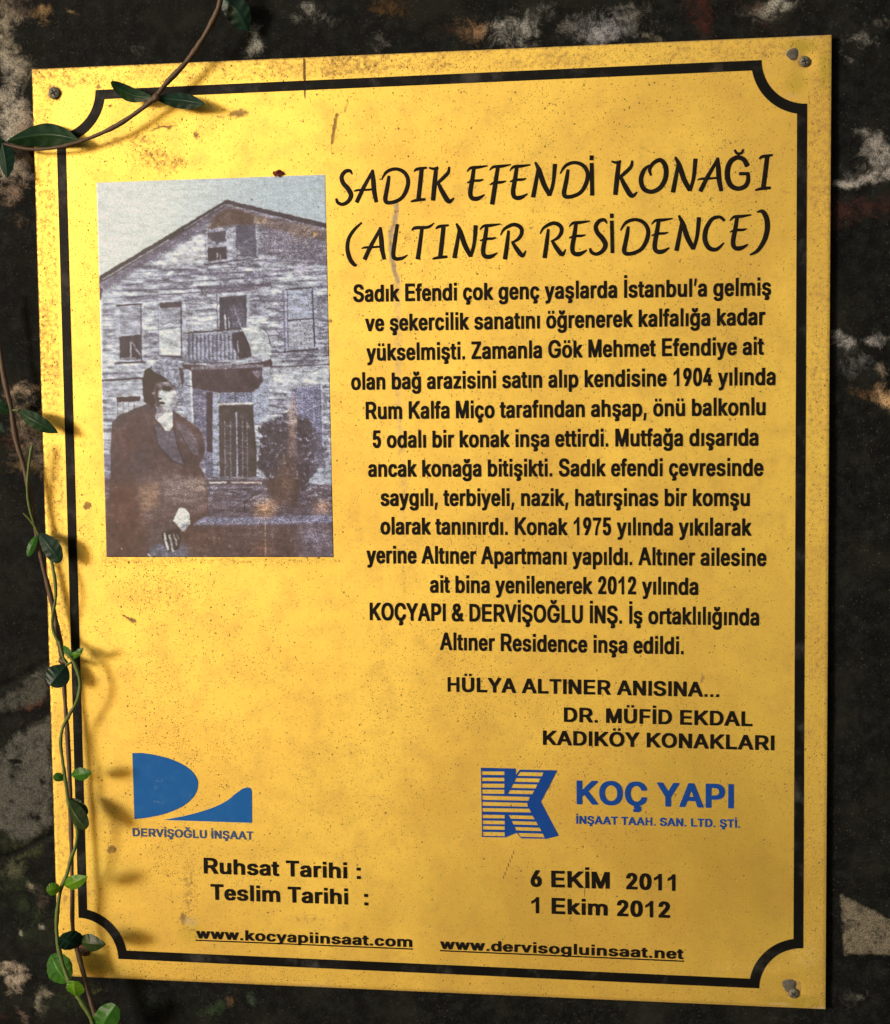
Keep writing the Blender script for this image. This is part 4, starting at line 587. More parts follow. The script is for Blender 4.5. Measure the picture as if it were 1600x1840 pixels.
def text_line(name, s, left, right, cap, mat, parent, spacing=0.0, top=-0.00034, label=None, thin=0.0):
    """left/right: photograph points of the ends of the baseline; cap: capital height in photograph pixels at the left"""
    pl = np.array(xz(*left)); pr = np.array(xz(*right)); pc = np.array(xz(left[0], left[1] - cap))
    u = pr - pl; L = np.linalg.norm(u); u = u / L; v = np.array([-u[1], u[0]]); hh = abs(pc[1] - pl[1])
    pen = 0; items = []
    for ch in s:
        if ch == ' ': pen += 278 + spacing; continue
        a, gs = GLYPHS[ch]; items.append((pen, gs)); pen += a + spacing
    xs0 = min(p[0] for g in items[0][1] for p in g[0]) + items[0][0]
    xs1 = max(p[0] for g in items[-1][1] for p in g[0]) + items[-1][0]
    kx = L / (xs1 - xs0); ky = hh / 716.0
    groups = []
    for pen, gs in items:
        for g in gs:
            groups.append([[pl + u * ((x + pen - xs0) * kx) + v * (y * ky) for x, y in P] for P in g])
    return relief(name, groups, mat, parent, top=top, label=label)

BODY = [
    ("Sadık Efendi çok genç yaşlarda İstanbul’a gelmiş", (635.3, 542.8), (1386, 531.0)),
    ("ve şekercilik sanatını öğrenerek kalfalığa kadar", (656.6, 595.4), (1375.6, 584.0)),
    ("yükselmişti. Zamanla Gök Mehmet Efendiye ait", (659, 648.5), (1373, 637.5)),
    ("olan bağ arazisini satın alıp kendisine 1904 yılında", (631.3, 700.8), (1393.8, 692.0)),
    ("Rum Kalfa Miço tarafından ahşap, önü balkonlu", (657.6, 753.5), (1376, 746.3)),
    ("5 odalı bir konak inşa ettirdi. Mutfağa dışarıda", (670.3, 805), (1363, 801.0)),
    ("ancak konağa bitişikti. Sadık efendi çevresinde", (662, 857), (1372, 855.5)),
    ("saygılı, terbiyeli, nazik, hatırşinas bir komşu", (684.4, 909.3), (1347.7, 909.6)),
    ("olarak tanınırdı. Konak 1975 yılında yıkılarak", (684, 960.5), (1350.8, 963)),
    ("yerine Altıner Apartmanı yapıldı. Altıner ailesine", (659, 1012.2), (1377.6, 1017.5)),
    ("ait bina yenilenerek 2012 yılında", (773, 1065.2), (1255, 1069.3)),
    ("KOÇYAPI & DERVİŞOĞLU İNŞ. İş ortaklılığında", (664.7, 1114.6), (1364.4, 1124.3)),
    ("Altıner Residence inşa edildi.", (790.8, 1168.2), (1228.7, 1176)),
]
for s_, l_, r_ in BODY:
    text_line('text_line', s_, l_, r_, 32.0, M_INK, PL)
text_line('text_line', "HÜLYA ALTINER ANISINA...", (804.8, 1243), (1292.8, 1252.8), 26.5, M_INK, PL)
text_line('text_line', "DR. MÜFİD EKDAL", (1013.6, 1297.4), (1352.8, 1305.4), 26.5, M_INK, PL)
text_line('text_line', "KADIKÖY KONAKLARI", (976, 1338.6), (1392, 1348.4), 26.3, M_INK, PL)
text_line('text_line', "Ruhsat Tarihi", (366.6, 1569.7), (624, 1578.8), 28.6, M_INK, PL)
text_line('colon', ":", (641.5, 1579.6), (648.5, 1579.8), 28.4, M_INK, PL)
text_line('text_line', "Teslim Tarihi", (379, 1616.8), (625.6, 1625.6), 28.4, M_INK, PL)
text_line('colon', ":", (655.0, 1627), (662.0, 1627.2), 28.4, M_INK, PL)
text_line('text_line', "6 EKİM", (953.8, 1593.4), (1096, 1597.3), 30, M_INK, PL)
text_line('text_line', "2011", (1125.5, 1598.0), (1214, 1601), 29.5, M_INK, PL)
text_line('text_line', "1 Ekim 2012", (955.3, 1641), (1204.4, 1649.7), 29, M_INK, PL)
text_line('text_line', "www.kocyapiinsaat.com", (353, 1686.5), (741, 1702.3), 19.2, M_INK, PL, spacing=10)
text_line('text_line', "www.dervisogluinsaat.net", (791.3, 1705.5), (1228.8, 1723.8), 19.2, M_INK, PL, spacing=10)
def bar(name, p, q, w, mat, parent):
    a = np.array(xz(*p)); b = np.array(xz(*q)); u = (b - a) / np.linalg.norm(b - a); v = np.array([-u[1], u[0]]) * w * .00035 / 2
    relief(name, [[[a - v, b - v, b + v, a + v]]], mat, parent, top=-0.00032)
bar('underline', (351.5, 1689.6), (742, 1705.6), 2.2, M_INK, PL)
bar('underline', (791, 1708.4), (1229.5, 1727.4), 2.2, M_INK, PL)

# ---- title: pen strokes with a rounded, ridged face; stroke points are in the coordinates of two enlarged views
def c4(x, y): return 590 + x / 3.902, 260 + y / 3.902
def c5(x, y): return 960 + x / 3.478, 250 + y / 3.478
def catmull(P, k=6):
    P = np.array(P, float); out = []
    for i in range(len(P) - 1):
        p0 = P[max(i - 1, 0)]; p1 = P[i]; p2 = P[i + 1]; p3 = P[min(i + 2, len(P) - 1)]
        for j in range(k):
            t = j / k; out.append(.5 * ((2 * p1) + (-p0 + p2) * t + (2 * p0 - 5 * p1 + 4 * p2 - p3) * t * t + (-p0 + 3 * p1 - 3 * p2 + p3) * t ** 3))
    out.append(P[-1]); return np.array(out)
def stroke_geo(strokes, conv, scale, off):
    V = []; F = []
    for st in strokes:
        Q = catmull(st)
        px, py = conv(Q[:, 0], Q[:, 1]); x, z = xz(px, py); w = (Q[:, 2] * 1.26 * (np.maximum(Q[:, 2], 6) / 24) ** .3) / scale * .000352 * .5
        x = x + off[0]; z = z + off[1]
        T = np.gradient(np.stack([x, z], 1), axis=0); T /= np.linalg.norm(T, axis=1)[:, None] + 1e-12
        N = np.stack([-T[:, 1], T[:, 0]], 1)
        prof = [(-1, .0003), (-.96, -.00030), (-.35, -.00037), (0, -.00033), (.35, -.00037), (.96, -.00030), (1, .0003)]
        b = len(V); n = len(x); m = len(prof)
        # rounded ends: two extra rings
        rings = [(0, -.22, .80)] + [(i, 0, 1) for i in range(n)] + [(n - 1, .22, .80)]
        for i, ext, sc_ in rings:
            for s_, y in prof:
                p = np.array([x[i], z[i]]) + N[i] * w[i] * s_ * sc_ + T[i] * w[i] * ext
                V.append((p[0], y, p[1]))
        for i in range(len(rings) - 1):
            for j in range(m - 1):
                F.append((b + i * m + j, b + i * m + j + 1, b + (i + 1) * m + j + 1, b + (i + 1) * m + j))
        F.append([b + j for j in range(m)]); F.append([b + (len(rings) - 1) * m + j for j in range(m)][::-1])
    return V, F
TS = {
 'S': (c4, 3.902, [[(168, 206, 10), (152, 182, 20), (118, 188, 22), (94, 225, 24), (105, 268, 25), (142, 312, 27), (160, 355, 26), (140, 396, 23), (102, 417, 21), (68, 405, 20), (57, 378, 16)]]),
 'A': (c4, 3.902, [[(312, 176, 14), (285, 232, 20), (240, 315, 23), (200, 402, 24)], [(310, 176, 18), (316, 250, 26), (323, 330, 26), (338, 400, 22)], [(180, 326, 8), (205, 318, 15), (260, 316, 15), (325, 311, 13)]]),
 'D': (c4, 3.902, [[(426, 218, 18), (418, 275, 23), (407, 335, 24), (400, 380, 25), (413, 404, 23), (460, 401, 22), (515, 372, 22), (550, 312, 24), (560, 245, 23), (530, 190, 22), (470, 169, 20), (410, 190, 19), (374, 244, 10)]]),
 'I': (c4, 3.902, [[(602, 186, 10), (625, 170, 19), (690, 160, 14)], [(655, 170, 24), (645, 270, 25), (632, 385, 25)], [(580, 398, 12), (620, 388, 19), (680, 382, 17)]]),
 'K': (c4, 3.902, [[(708, 160, 12), (740, 168, 17), (770, 160, 18)], [(757, 162, 22), (746, 270, 26), (735, 388, 25)], [(848, 155, 14), (840, 195, 20), (800, 238, 21), (757, 276, 17)], [(768, 262, 18), (800, 328, 26), (845, 396, 26), (882, 372, 10)]]),
 'E': (c4, 3.902, [[(974, 188, 8), (1000, 162, 17), (1050, 157, 19), (1116, 147, 10)], [(1022, 160, 21), (1010, 245, 24), (996, 335, 25), (1010, 374, 24), (1050, 376, 24), (1096, 350, 10)], [(975, 266, 10), (1010, 253, 16), (1060, 250, 16), (1087, 243, 9)]]),
 'F': (c4, 3.902, [[(1132, 178, 8), (1158, 155, 17), (1215, 150, 19), (1282, 138, 9)], [(1190, 155, 21), (1172, 270, 25), (1150, 415, 26)], [(1135, 280, 10), (1165, 266, 17), (1215, 262, 17), (1247, 254, 9)]]),
 'N': (c4, 3.902, [[(1452, 122, 14), (1478, 175, 25), (1512, 275, 27), (1553, 352, 24)], [(1472, 165, 18), (1455, 270, 23), (1437, 365, 25)], [(1553, 355, 20), (1578, 265, 21), (1590, 136, 24)]]),
 'O': (c5, 3.478, [[(732, 226, 13), (722, 190, 18), (745, 150, 20), (790, 130, 22), (822, 170, 24), (822, 240, 24), (790, 300, 23), (735, 328, 22), (685, 308, 23), (668, 250, 23), (688, 192, 21), (722, 162, 12)]]),
 'breveG': (c5, 3.478, [[(1334, 166, 25), (1310, 126, 23), (1268, 114, 23), (1224, 146, 25), (1208, 215, 26), (1224, 280, 25), (1268, 308, 23), (1316, 296, 23), (1337, 262, 22), (1338, 222, 20)], [(1284, 215, 18), (1344, 215, 18)], [(1254, 66, 13), (1266, 85, 15), (1282, 90, 15), (1300, 83, 15), (1307, 63, 13)]]),
 '(': (c4, 3.902, [[(235, 546, 12), (185, 592, 19), (146, 652, 21), (134, 722, 23), (150, 795, 25), (182, 840, 22), (198, 840, 14)]]),
 'L': (c4, 3.902, [[(485, 558, 20), (470, 655, 23), (456, 765, 24), (472, 798, 23), (520, 794, 19), (556, 772, 9)]]),
 'T': (c4, 3.902, [[(586, 600, 10), (612, 582, 20), (700, 577, 18), (742, 548, 9)], [(657, 585, 21), (645, 680, 23), (628, 800, 25)]]),
 'R': (c4, 3.902, [[(1265, 602, 17), (1255, 690, 23), (1240, 800, 25)], [(1209, 634, 9), (1235, 590, 17), (1300, 559, 22), (1350, 580, 23), (1356, 622, 22), (1330, 662, 19), (1286, 686, 12)], [(1290, 680, 17), (1325, 735, 25), (1362, 777, 23), (1386, 742, 9)]]),
 'C': (c5, 3.478, [[(1190, 508, 16), (1160, 486, 18), (1112, 500, 20), (1076, 560, 23), (1068, 625, 24), (1093, 678, 23), (1140, 688, 20), (1187, 648, 10)]]),
 ')': (c5, 3.478, [[(1395, 455, 10), (1430, 452, 22), (1455, 500, 25), (1457, 570, 25), (1435, 640, 23), (1395, 698, 19), (1350, 722, 11)]]),
}
def title_letters(root, spec):
    for key, ref, tgt in spec:
        conv, sc_, st = TS[key]
        off = (0, 0)
        if ref is not None:
            a = np.array(xz(*ref)); b = np.array(xz(*tgt)); off = b - a
        V, F = stroke_geo(st, conv, sc_, off)
        mesh('letter', V, F, M_TITLE, root, smooth=False)
def dotted_i(root, x0, x1, ytop, ydot, ystem, ybase, conv):
    def q(x, y): return np.array(xz(*conv(x, y)))
    sl = 4
    g = [[[q(x0 + sl, ybase), q(x1 + sl, ybase), q(x1, ystem), q(x0, ystem)]], [[q(x0, ydot), q(x1, ydot), q(x1, ytop), q(x0, ytop)]]]
    relief('letter', g, M_TITLE, root, top=-0.0004)
t1 = empty('title_line'); t1.parent = PL
Amid = c4(200, 402); Nref = c4(1437, 365); Iref = c4(580, 398); Eref = c4(975, 266); Dref = c4(426, 218); Kref = c4(735, 388); Sref = c4(57, 378); Rref = c4(1240, 800)
title_letters(t1, [('S', None, None), ('A', None, None), ('D', None, None), ('I', None, None), ('K', None, None), ('E', None, None), ('F', None, None),
    ('E', Eref, c4(1275, 259)), ('N', None, None), ('D', Dref, c5(212, 190)), ('K', Kref, c5(508, 345)), ('O', None, None), ('N', Nref, c5(868, 330)), ('A', Amid, c5(1040, 324)), ('breveG', None, None), ('I', Iref, c5(1383, 318))])
dotted_i(t1, 347, 372, 101, 131, 148, 352, c5)
t2 = empty('title_line'); t2.parent = PL
title_letters(t2, [('(', None, None), ('A', Amid, c4(255, 803)), ('L', None, None), ('T', None, None), ('I', Iref, c4(733, 800)), ('N', Nref, c4(885, 792)), ('E', Eref, c4(1065, 673)), ('R', None, None),
    ('R', Rref, c5(66, 740)), ('E', Eref, c5(220, 617)), ('S', Sref, c5(350, 682)), ('D', Dref, c5(589, 546)), ('E', Eref, c5(735, 602)), ('N', Nref, c5(890, 695)), ('C', None, None), ('E', Eref, c5(1225, 580)), (')', None, None)])
dotted_i(t2, 474, 497, 464, 492, 508, 712, c5)

# ------------------------------------------------------------------ company emblems
def px_poly(P): return [tuple(np.array(xz(*p))) for p in P]
def dl(x, y): return 200 + x / 3.2, 1330 + y / 3.2
def bez(p0, p1, p2, p3, n=14): return [tuple((1 - t) ** 3 * np.array(p0) + 3 * (1 - t) ** 2 * t * np.array(p1) + 3 * (1 - t) * t * t * np.array(p2) + t ** 3 * np.array(p3)) for t in np.linspace(0, 1, n)]
lg = empty('company_logo'); lg.parent = PL; lg['label'] = 'blue logo of a rounded sail and a wave over small lettering'
sail = [(122, 74)] + bez((180, 74), (330, 90), (495, 150), (500, 250)) + bez((500, 250), (500, 370), (330, 440), (134, 454))[1:]
relief('emblem', [[px_poly([dl(*p) for p in sail])]], M_BLUE, lg, top=-.0003)
wave = bez((302, 459), (470, 430), (620, 390), (690, 330), 16) + bez((690, 330), (740, 285), (765, 272), (785, 272), 8)[1:] + bez((785, 272), (805, 272), (809, 285), (809, 305), 6)[1:] + [(810, 476)]
relief('emblem', [[px_poly([dl(*p) for p in wave])]], M_BLUE, lg, top=-.0003)
text_line('text_line', "DERVİŞOĞLU İNŞAAT", (238.8, 1502.8), (455.6, 1509.2), 14.8, M_FADED, lg, top=-.0003)

def kl(x, y): return 840 + x / 3.077, 1360 + y / 3.077
lk = empty('company_logo'); lk.parent = PL; lk['label'] = 'dark blue striped letter K logo beside company name'
# solid K with slots
outline = [(76, 60), (268, 65), (268, 100), (292, 71), (498, 75), (408, 248), (506, 437), (440, 453), (300, 451), (272, 420), (212, 446), (82, 443)]
slots = []
def slot(a, b, c, d):
    fix = lambda p: (max(p[0], 80.5 + (p[1] - 60) * .0158), p[1])
    slots.append([fix(a), fix(b), fix(c), fix(d)])
yl = [(80, 100), (115, 134), (148, 170), (181, 204)]
for (a, b), (c, d) in zip(yl, [(80, 101), (116, 135), (149, 170), (181, 204)]):
    slot((79, a), (205, a + 1), (205, b + 1), (79, b))
for a, b in ((320, 339), (352, 372), (382, 402), (415, 437)):
    slot((81, a), (207, a + 2), (207, b + 2), (81, b))
slot((79, 214), (346, 222), (338, 243), (79, 238)); slot((79, 249), (332, 255), (334, 276), (79, 271)); slot((80, 283), (342, 287), (354, 308), (80, 303))
for a, b, xl0, xl1, xr0, xr1 in ((84, 105, 292, 277, 421, 413), (117, 138, 270, 261, 405, 395), (150, 172, 254, 243, 388, 378), (184, 204, 236, 226, 370, 360)):
    slot((xl0, a), (xr0, a + 3), (xr1, b + 3), (xl1, b))
for a, b, xl0, xl1, xr0, xr1 in ((322, 342, 228, 240, 362, 374), (355, 374, 246, 254, 382, 392), (388, 407, 262, 270, 400, 410), (421, 442, 280, 294, 418, 428)):
    slot((xl0, a), (xr0, a + 4), (xr1, b + 4), (xl1, b))
g = [px_poly([kl(*p) for p in outline])] + [px_poly([kl(*p) for p in s_]) for s_ in slots]
relief('emblem', [g], M_NAVY, lk, top=-.0003)
text_line('text_line', "KOÇ YAPI", (1036.6, 1445.2), (1319, 1452.8), 43, M_NAVY, lk, top=-.00034)
text_line('text_line', "İNŞAAT TAAH. SAN. LTD. ŞTİ.", (1036, 1480.4), (1330, 1487.6), 14.6, M_NAVY, lk, top=-.0003)

# ------------------------------------------------------------------ the old photograph printed on the plate
def A_(x, y): return (160 + x / 3.478, 290 + y / 3.478)
def B_(x, y): return (160 + x / 3.478, 630 + y / 3.478)
def printed_photo():
    n, m = 600, 360
    c = [np.array(xz(*p)) for p in ((173, 327.5), (585.5, 313), (600, 1001.5), (191, 1001.5))]
    s = np.linspace(0, 1, m)[None, :, None]; t = np.linspace(0, 1, n)[:, None, None]
    G = (c[0] * (1 - s) + c[1] * s) * (1 - t) + (c[3] * (1 - s) + c[2] * s) * t
    GX, GZ = G[..., 0], G[..., 1]
    X, Y = topx(GX, GZ, 0)
    rng = np.random.RandomState(4)
    ragx = X + 1.2 * (fbm(X, Y, 101, 4, 3) - .5) * 2; ragy = Y + 1.2 * (fbm(X, Y, 102, 5, 3) - .5) * 2
    I = np.zeros(X.shape + (3,))
    def put(mask, rgb, a=1.0):
        nonlocal I
        k = np.clip(mask * a, 0, 1)[..., None]; I = I * (1 - k) + np.array(rgb, float) * k
    def mul(mask, f):
        nonlocal I
        I = I * (1 + np.clip(mask, 0, 1)[..., None] * (np.array(f, float) - 1))
    def poly(P, rgb, a=1.0, soft=1.0, rag=True, conv=A_):
        d = polydist(ragx if rag else X, ragy if rag else Y, [conv(*p) for p in P]); put(sstep(soft, -soft, d), rgb, a)
    def line(P, w, rgb, a=1.0, conv=A_, rag=True):
        d = linedist(ragx if rag else X, ragy if rag else Y, [conv(*p) for p in P]); put(sstep(w / 2 + .8, w / 2 - .8, d), rgb, a)
    def area_(P, soft=3, conv=A_): return sstep(soft, -soft, polydist(ragx, ragy, [conv(*p) for p in P]))
    DK = (84, 76, 86); MD = (118, 118, 136); LT = (186, 194, 206); BR = (104, 84, 78)
    # clapboard wall
    wn = fbm(X, Y, 110, 46, 5, 6); wn2 = fbm(X, Y, 120, 14, 4, 5)
    base = np.clip((wn - .5) * 2.4 + (wn2 - .5) * 1.5 + .5, 0, 1)
    left = sstep(330, 200, X); bright = np.clip((base - .5) * 1.25 + .5 + .40 * left, 0, 1)
    right_low = sstep(430, 560, X) * .12
    bright = np.clip(bright - right_low * sstep(520, 430, Y) * 2, 0, 1)
    I = np.array(MD) * (1 - bright[..., None]) + np.array(LT) * bright[..., None]
    slope = Y + (X - 380) * .055
    board = np.mod(slope, 10.5) / 10.5
    mul(sstep(.80, .95, board + .14 * (wn2 - .5)) * sstep(.25, .6, fbm(X, Y, 130, 40)), (.72, .71, .76))
    # sky
    sky_c = np.array((204, 211, 208)) * (1 - sstep(230, 520, X)[..., None]) + np.array((172, 185, 194)) * sstep(230, 520, X)[..., None]
    sm = area_([(-60, -100), (1560, -100), (1560, 412), (1480, 390), (860, 243), (60, 740), (66, 860), (84, 850), (88, 1357), (60, 1357), (-60, 1300)], 1)
    I = I * (1 - sm[..., None]) + sky_c * sm[..., None]
    # gable shade, soft under the eaves
    put(area_([(66, 760), (855, 262), (860, 330), (700, 430), (560, 520), (350, 650), (95, 815)], 6), (104, 100, 118), .86)
    put(area_([(860, 262), (1490, 415), (1490, 640), (1250, 620), (1060, 560), (1050, 420), (880, 400)], 12), (112, 108, 124), .72)
    put(area_([(780, 345), (870, 285), (1040, 330), (1035, 400), (900, 395), (740, 430)], 5), (100, 82, 78), .9)
    put(area_([(1040, 330), (1480, 430), (1480, 500), (1300, 460), (1050, 400)], 4), (116, 102, 102), .8)
    put(area_([(1035, 345), (1110, 355), (1110, 385), (1035, 385)], 3), (168, 150, 130), .7)
    # roof edge
    poly([(58, 722), (860, 240), (1490, 388), (1490, 420), (868, 272), (62, 768), (60, 860), (84, 800), (62, 770)], DK)
    poly([(60, 722), (860, 240), (862, 262), (62, 750)], (78, 70, 78))
    line([(90, 735), (500, 490)], 2.4, (176, 182, 192), .7); line([(600, 420), (850, 268), (900, 275)], 1.8, (160, 165, 180), .7); line([(900, 280), (1200, 352)], 1.5, (150, 150, 165), .5)
    poly([(60, 770), (88, 800), (76, 866), (64, 866)], (86, 80, 92))
    # light triangle of boards under the left slope
    put(area_([(700, 450), (730, 470), (730, 610), (470, 660), (400, 650), (560, 545)], 5), (204, 210, 218), .75)
    # attic windows
    poly([(728, 425), (1050, 395), (1060, 605), (730, 640)], (140, 143, 160), .7)
    poly([(738, 445), (855, 432), (856, 500), (800, 515), (742, 475)], (96, 92, 106)); poly([(742, 540), (860, 533), (862, 612), (745, 622)], (82, 74, 84))
    line([(802, 575), (802, 612)], 1.6, (180, 185, 195)); line([(822, 580), (822, 610)], 1.2, (170, 175, 188)); line([(738, 440), (738, 625)], 1.4, (180, 185, 198))
    poly([(918, 405), (1040, 398), (1046, 596), (920, 590)], (96, 94, 112)); poly([(925, 500), (1035, 500), (1040, 590), (925, 585)], (108, 108, 126), .6); poly([(900, 520), (950, 570), (920, 590), (900, 585)], (165, 170, 185), .7)
    poly([(862, 422), (905, 418), (905, 640), (866, 640)], (168, 174, 190), .75); line([(1050, 400), (1055, 600)], 1.6, (160, 166, 182)); line([(720, 645), (1060, 600)], 2.2, DK)
    for y_, x0_, x1_, a_ in ((700, 380, 1140, .5), (735, 560, 1200, .6), (790, 250, 1140, .75), (830, 230, 760, .6), (755, 230, 500, .5), (660, 740, 1040, .4), (860, 270, 420, .5), (700, 1060, 1480, .35)):
        line([(x0_, y_ + (700 - x0_) * -.0 + 20), (x1_, y_ - 18)], 2.4, (88, 84, 104), a_)
    poly([(700, 800), (1140, 755), (1140, 780), (990, 810), (700, 835)], (100, 96, 112), .8)
    # first floor windows
    def window(P, frame=(172, 180, 194)):
        poly(P, frame, .8)
    window([(165, 890), (345, 878), (345, 1260), (170, 1262)])
    poly([(192, 915), (322, 905), (325, 1072), (195, 1078)], (146, 150, 166)); poly([(230, 930), (300, 920), (300, 1040), (230, 1060)], (172, 178, 190), .5)
    poly([(190, 1095), (325, 1082), (330, 1235), (195, 1240)], (82, 74, 86)); line([(262, 1130), (262, 1230)], 2.0, (190, 195, 200)); line([(270, 1130), (300, 1180), (328, 1215)], 3.2, (140, 144, 160), .8); line([(200, 1232), (290, 1228)], 2.4, (180, 186, 196), .8)
    line([(176, 902), (330, 890)], 2.8, (78, 62, 72)); line([(165, 1262), (345, 1254)], 2.6, (84, 72, 82)); line([(325, 900), (330, 1250)], 2.6, DK, .8)
    window([(430, 870), (600, 860), (605, 1225), (432, 1225)])
    poly([(440, 885), (578, 878), (578, 1005), (540, 1015), (505, 1000), (470, 1015), (442, 1005)], (150, 155, 170)); poly([(442, 882), (578, 876), (578, 912), (444, 918)], DK); line([(440, 1005), (470, 1020), (505, 1003), (540, 1018), (578, 1005)], 1.5, DK, .8)
    poly([(444, 1045), (570, 1040), (572, 1205), (440, 1210)], (186, 194, 202)); line([(440, 1050), (575, 1036)], 1.6, (110, 110, 128)); line([(576, 880), (580, 1210)], 2.6, (90, 84, 100)); line([(445, 1215), (585, 1222)], 3, DK); line([(434, 890), (436, 1210)], 1.6, (120, 118, 138))
    window([(795, 835), (1005, 815), (1005, 1060), (800, 1060)])
    poly([(815, 848), (985, 835), (988, 1050), (818, 1052)], (88, 84, 98)); poly([(880, 900), (960, 880), (985, 1040), (900, 1040)], (112, 112, 130), .6); line([(852, 960), (856, 1045)], 2.6, (180, 186, 198)); line([(875, 975), (880, 1045)], 1.8, (160, 168, 185)); line([(905, 900), (950, 1035)], 2, (150, 155, 172), .6); line([(800, 840), (806, 1060)], 1.6, (90, 84, 98))
    window([(1210, 785), (1425, 765), (1430, 1180), (1218, 1185)], (158, 166, 184))
    poly([(1240, 805), (1392, 795), (1395, 975), (1245, 985)], (152, 160, 178)); poly([(1250, 1000), (1398, 992), (1405, 1150), (1255, 1158)], (154, 158, 172)); line([(1230, 800), (1398, 788)], 2.6, DK); line([(1396, 792), (1412, 1155)], 2.8, (82, 76, 96)); line([(1248, 992), (1398, 984)], 2.4, (86, 78, 92)); line([(1325, 1000), (1328, 1150)], 1.2, (120, 118, 134), .7)
    line([(1216, 805), (1226, 1180)], 3.4, (98, 96, 120), .8); line([(1220, 1190), (1430, 1172)], 3.2, (86, 78, 92)); line([(1240, 800), (1246, 1158)], 1.6, (86, 80, 100)); line([(1210, 1250), (1490, 1240)], 2.0, (92, 84, 96)); line([(1150, 1285), (1500, 1268)], 2.6, (92, 84, 96), .8); line([(1225, 1215), (1400, 1205)], 1.6, (92, 86, 98), .6)
    # balcony with balusters and the cloth over its rail
    poly([(600, 1070), (965, 1050), (985, 1240), (605, 1250)], (124, 128, 148))
    for k in range(14):
        x_ = 612 + k * 25; line([(x_, 1085), (x_ + 2, 1235)], 1.7, (176, 182, 198), .75); line([(x_ + 12, 1085), (x_ + 13, 1235)], 1.8, (90, 86, 104), .8)
    line([(596, 1072), (960, 1046)], 2.6, (98, 88, 96)); line([(598, 1082), (960, 1058)], 1.6, (180, 186, 196)); line([(600, 870), (608, 1220)], 2.0, (180, 186, 198), .6)
    poly([(895, 1075), (965, 1060), (1000, 1130), (1020, 1220), (940, 1235), (900, 1150)], (84, 76, 86)); line([(930, 1120), (935, 1190)], 2, (150, 154, 168))
    poly([(952, 1040), (1058, 1025), (1110, 1060), (1140, 1180), (1132, 1232), (1035, 1222), (1005, 1150), (985, 1100)], (184, 192, 200)); line([(1060, 1028), (1110, 1062), (1138, 1150)], 1.8, (96, 92, 108))
    # porch roof, columns and the dark porch
    poly([(585, 80), (800, 92), (1000, 75), (1140, 52), (1150, 75), (1148, 105), (1090, 105), (640, 125), (590, 112)], (90, 78, 84), conv=B_)
    line([(600, 80), (790, 95), (1000, 75), (1110, 62)], 2.0, (160, 166, 180), conv=B_); line([(620, 68), (760, 80), (900, 70)], 1.4, (80, 72, 80), conv=B_)
    poly([(640, 116), (1092, 100), (1090, 195), (1060, 232), (1020, 262), (640, 262)], (92, 80, 88), conv=B_); poly([(640, 100), (1090, 84), (1092, 104), (640, 122)], (150, 150, 166), .6, conv=B_)
    poly([(642, 230), (790, 260), (790, 800), (735, 800), (700, 560), (655, 480)], (112, 112, 134), conv=B_); poly([(735, 262), (775, 262), (772, 636), (738, 632)], (86, 74, 84), conv=B_); line([(722, 270), (732, 640)], 2.0, (140, 142, 164), .6, conv=B_)
    poly([(600, 125), (640, 130), (648, 250), (655, 480), (600, 430), (590, 300)], (150, 156, 174), conv=B_); line([(636, 140), (650, 470)], 3.0, (192, 200, 210), conv=B_); line([(600, 215), (640, 222)], 2.0, (90, 86, 100), conv=B_)
    poly([(775, 262), (806, 262), (812, 790), (775, 785)], (150, 158, 178), conv=B_)
    poly([(1020, 262), (1060, 240), (1085, 190), (1135, 160), (1125, 400), (1060, 450), (1030, 470)], (150, 158, 178), conv=B_); line([(1140, 85), (1150, 240)], 4.0, (92, 84, 100), conv=B_); poly([(1085, 105), (1132, 100), (1130, 170), (1085, 170)], (166, 174, 190), conv=B_)
    poly([(1020, 128), (1075, 118), (1082, 150), (1060, 175), (1035, 150)], (130, 130, 150), .6, conv=B_)
    poly([(818, 262), (1022, 262), (1024, 322), (818, 325)], (122, 128, 152), conv=B_); line([(915, 262), (917, 322)], 1.8, (90, 84, 96), conv=B_); line([(806, 334), (1026, 328)], 1.8, (206, 200, 196), conv=B_, rag=False)
    poly([(812, 342), (1028, 336), (1034, 480), (1050, 600), (1050, 790), (818, 790)], (90, 82, 84), conv=B_)
    for x_ in (850, 885, 925, 960, 990): line([(x_, 440 if x_ != 925 else 390), (x_ + 2, 785)], 2.2 if x_ == 925 else 1.5, (138, 140, 160), .75, conv=B_)
    for y_ in (470, 560, 600, 640, 720): line([(850, y_), (890, y_)], 1.2, (140, 142, 160), .5, conv=B_); line([(945, y_), (990, y_ + 6)], 1.2, (140, 142, 160), .5, conv=B_)
    poly([(945, 400), (975, 430), (990, 480), (1020, 485), (1000, 460)], (128, 126, 136), .6, conv=B_); line([(922, 390), (930, 785)], 2.2, (150, 156, 178), conv=B_)
    # right lower window
    poly([(1235, 210), (1460, 200), (1470, 640), (1250, 640)], (158, 166, 186), conv=B_); poly([(1262, 228), (1445, 222), (1452, 625), (1270, 640)], (118, 120, 146), conv=B_)
    line([(1245, 225), (1450, 212)], 2.4, (88, 80, 92), conv=B_); line([(1446, 220), (1456, 630)], 2.2, (88, 82, 100), .8, conv=B_)
    for x_ in (1300, 1335, 1370, 1405): line([(x_, 260), (x_ + 4, 600)], 1.6, (144, 148, 172), .7, conv=B_)
    put(area_([(1130, 110), (1500, 110), (1500, 200), (1130, 260)], 4, B_), (186, 194, 204), .7)
    poly([(1350, 640), (1520, 620), (1525, 840), (1330, 830)], (160, 168, 184), .8, conv=B_)
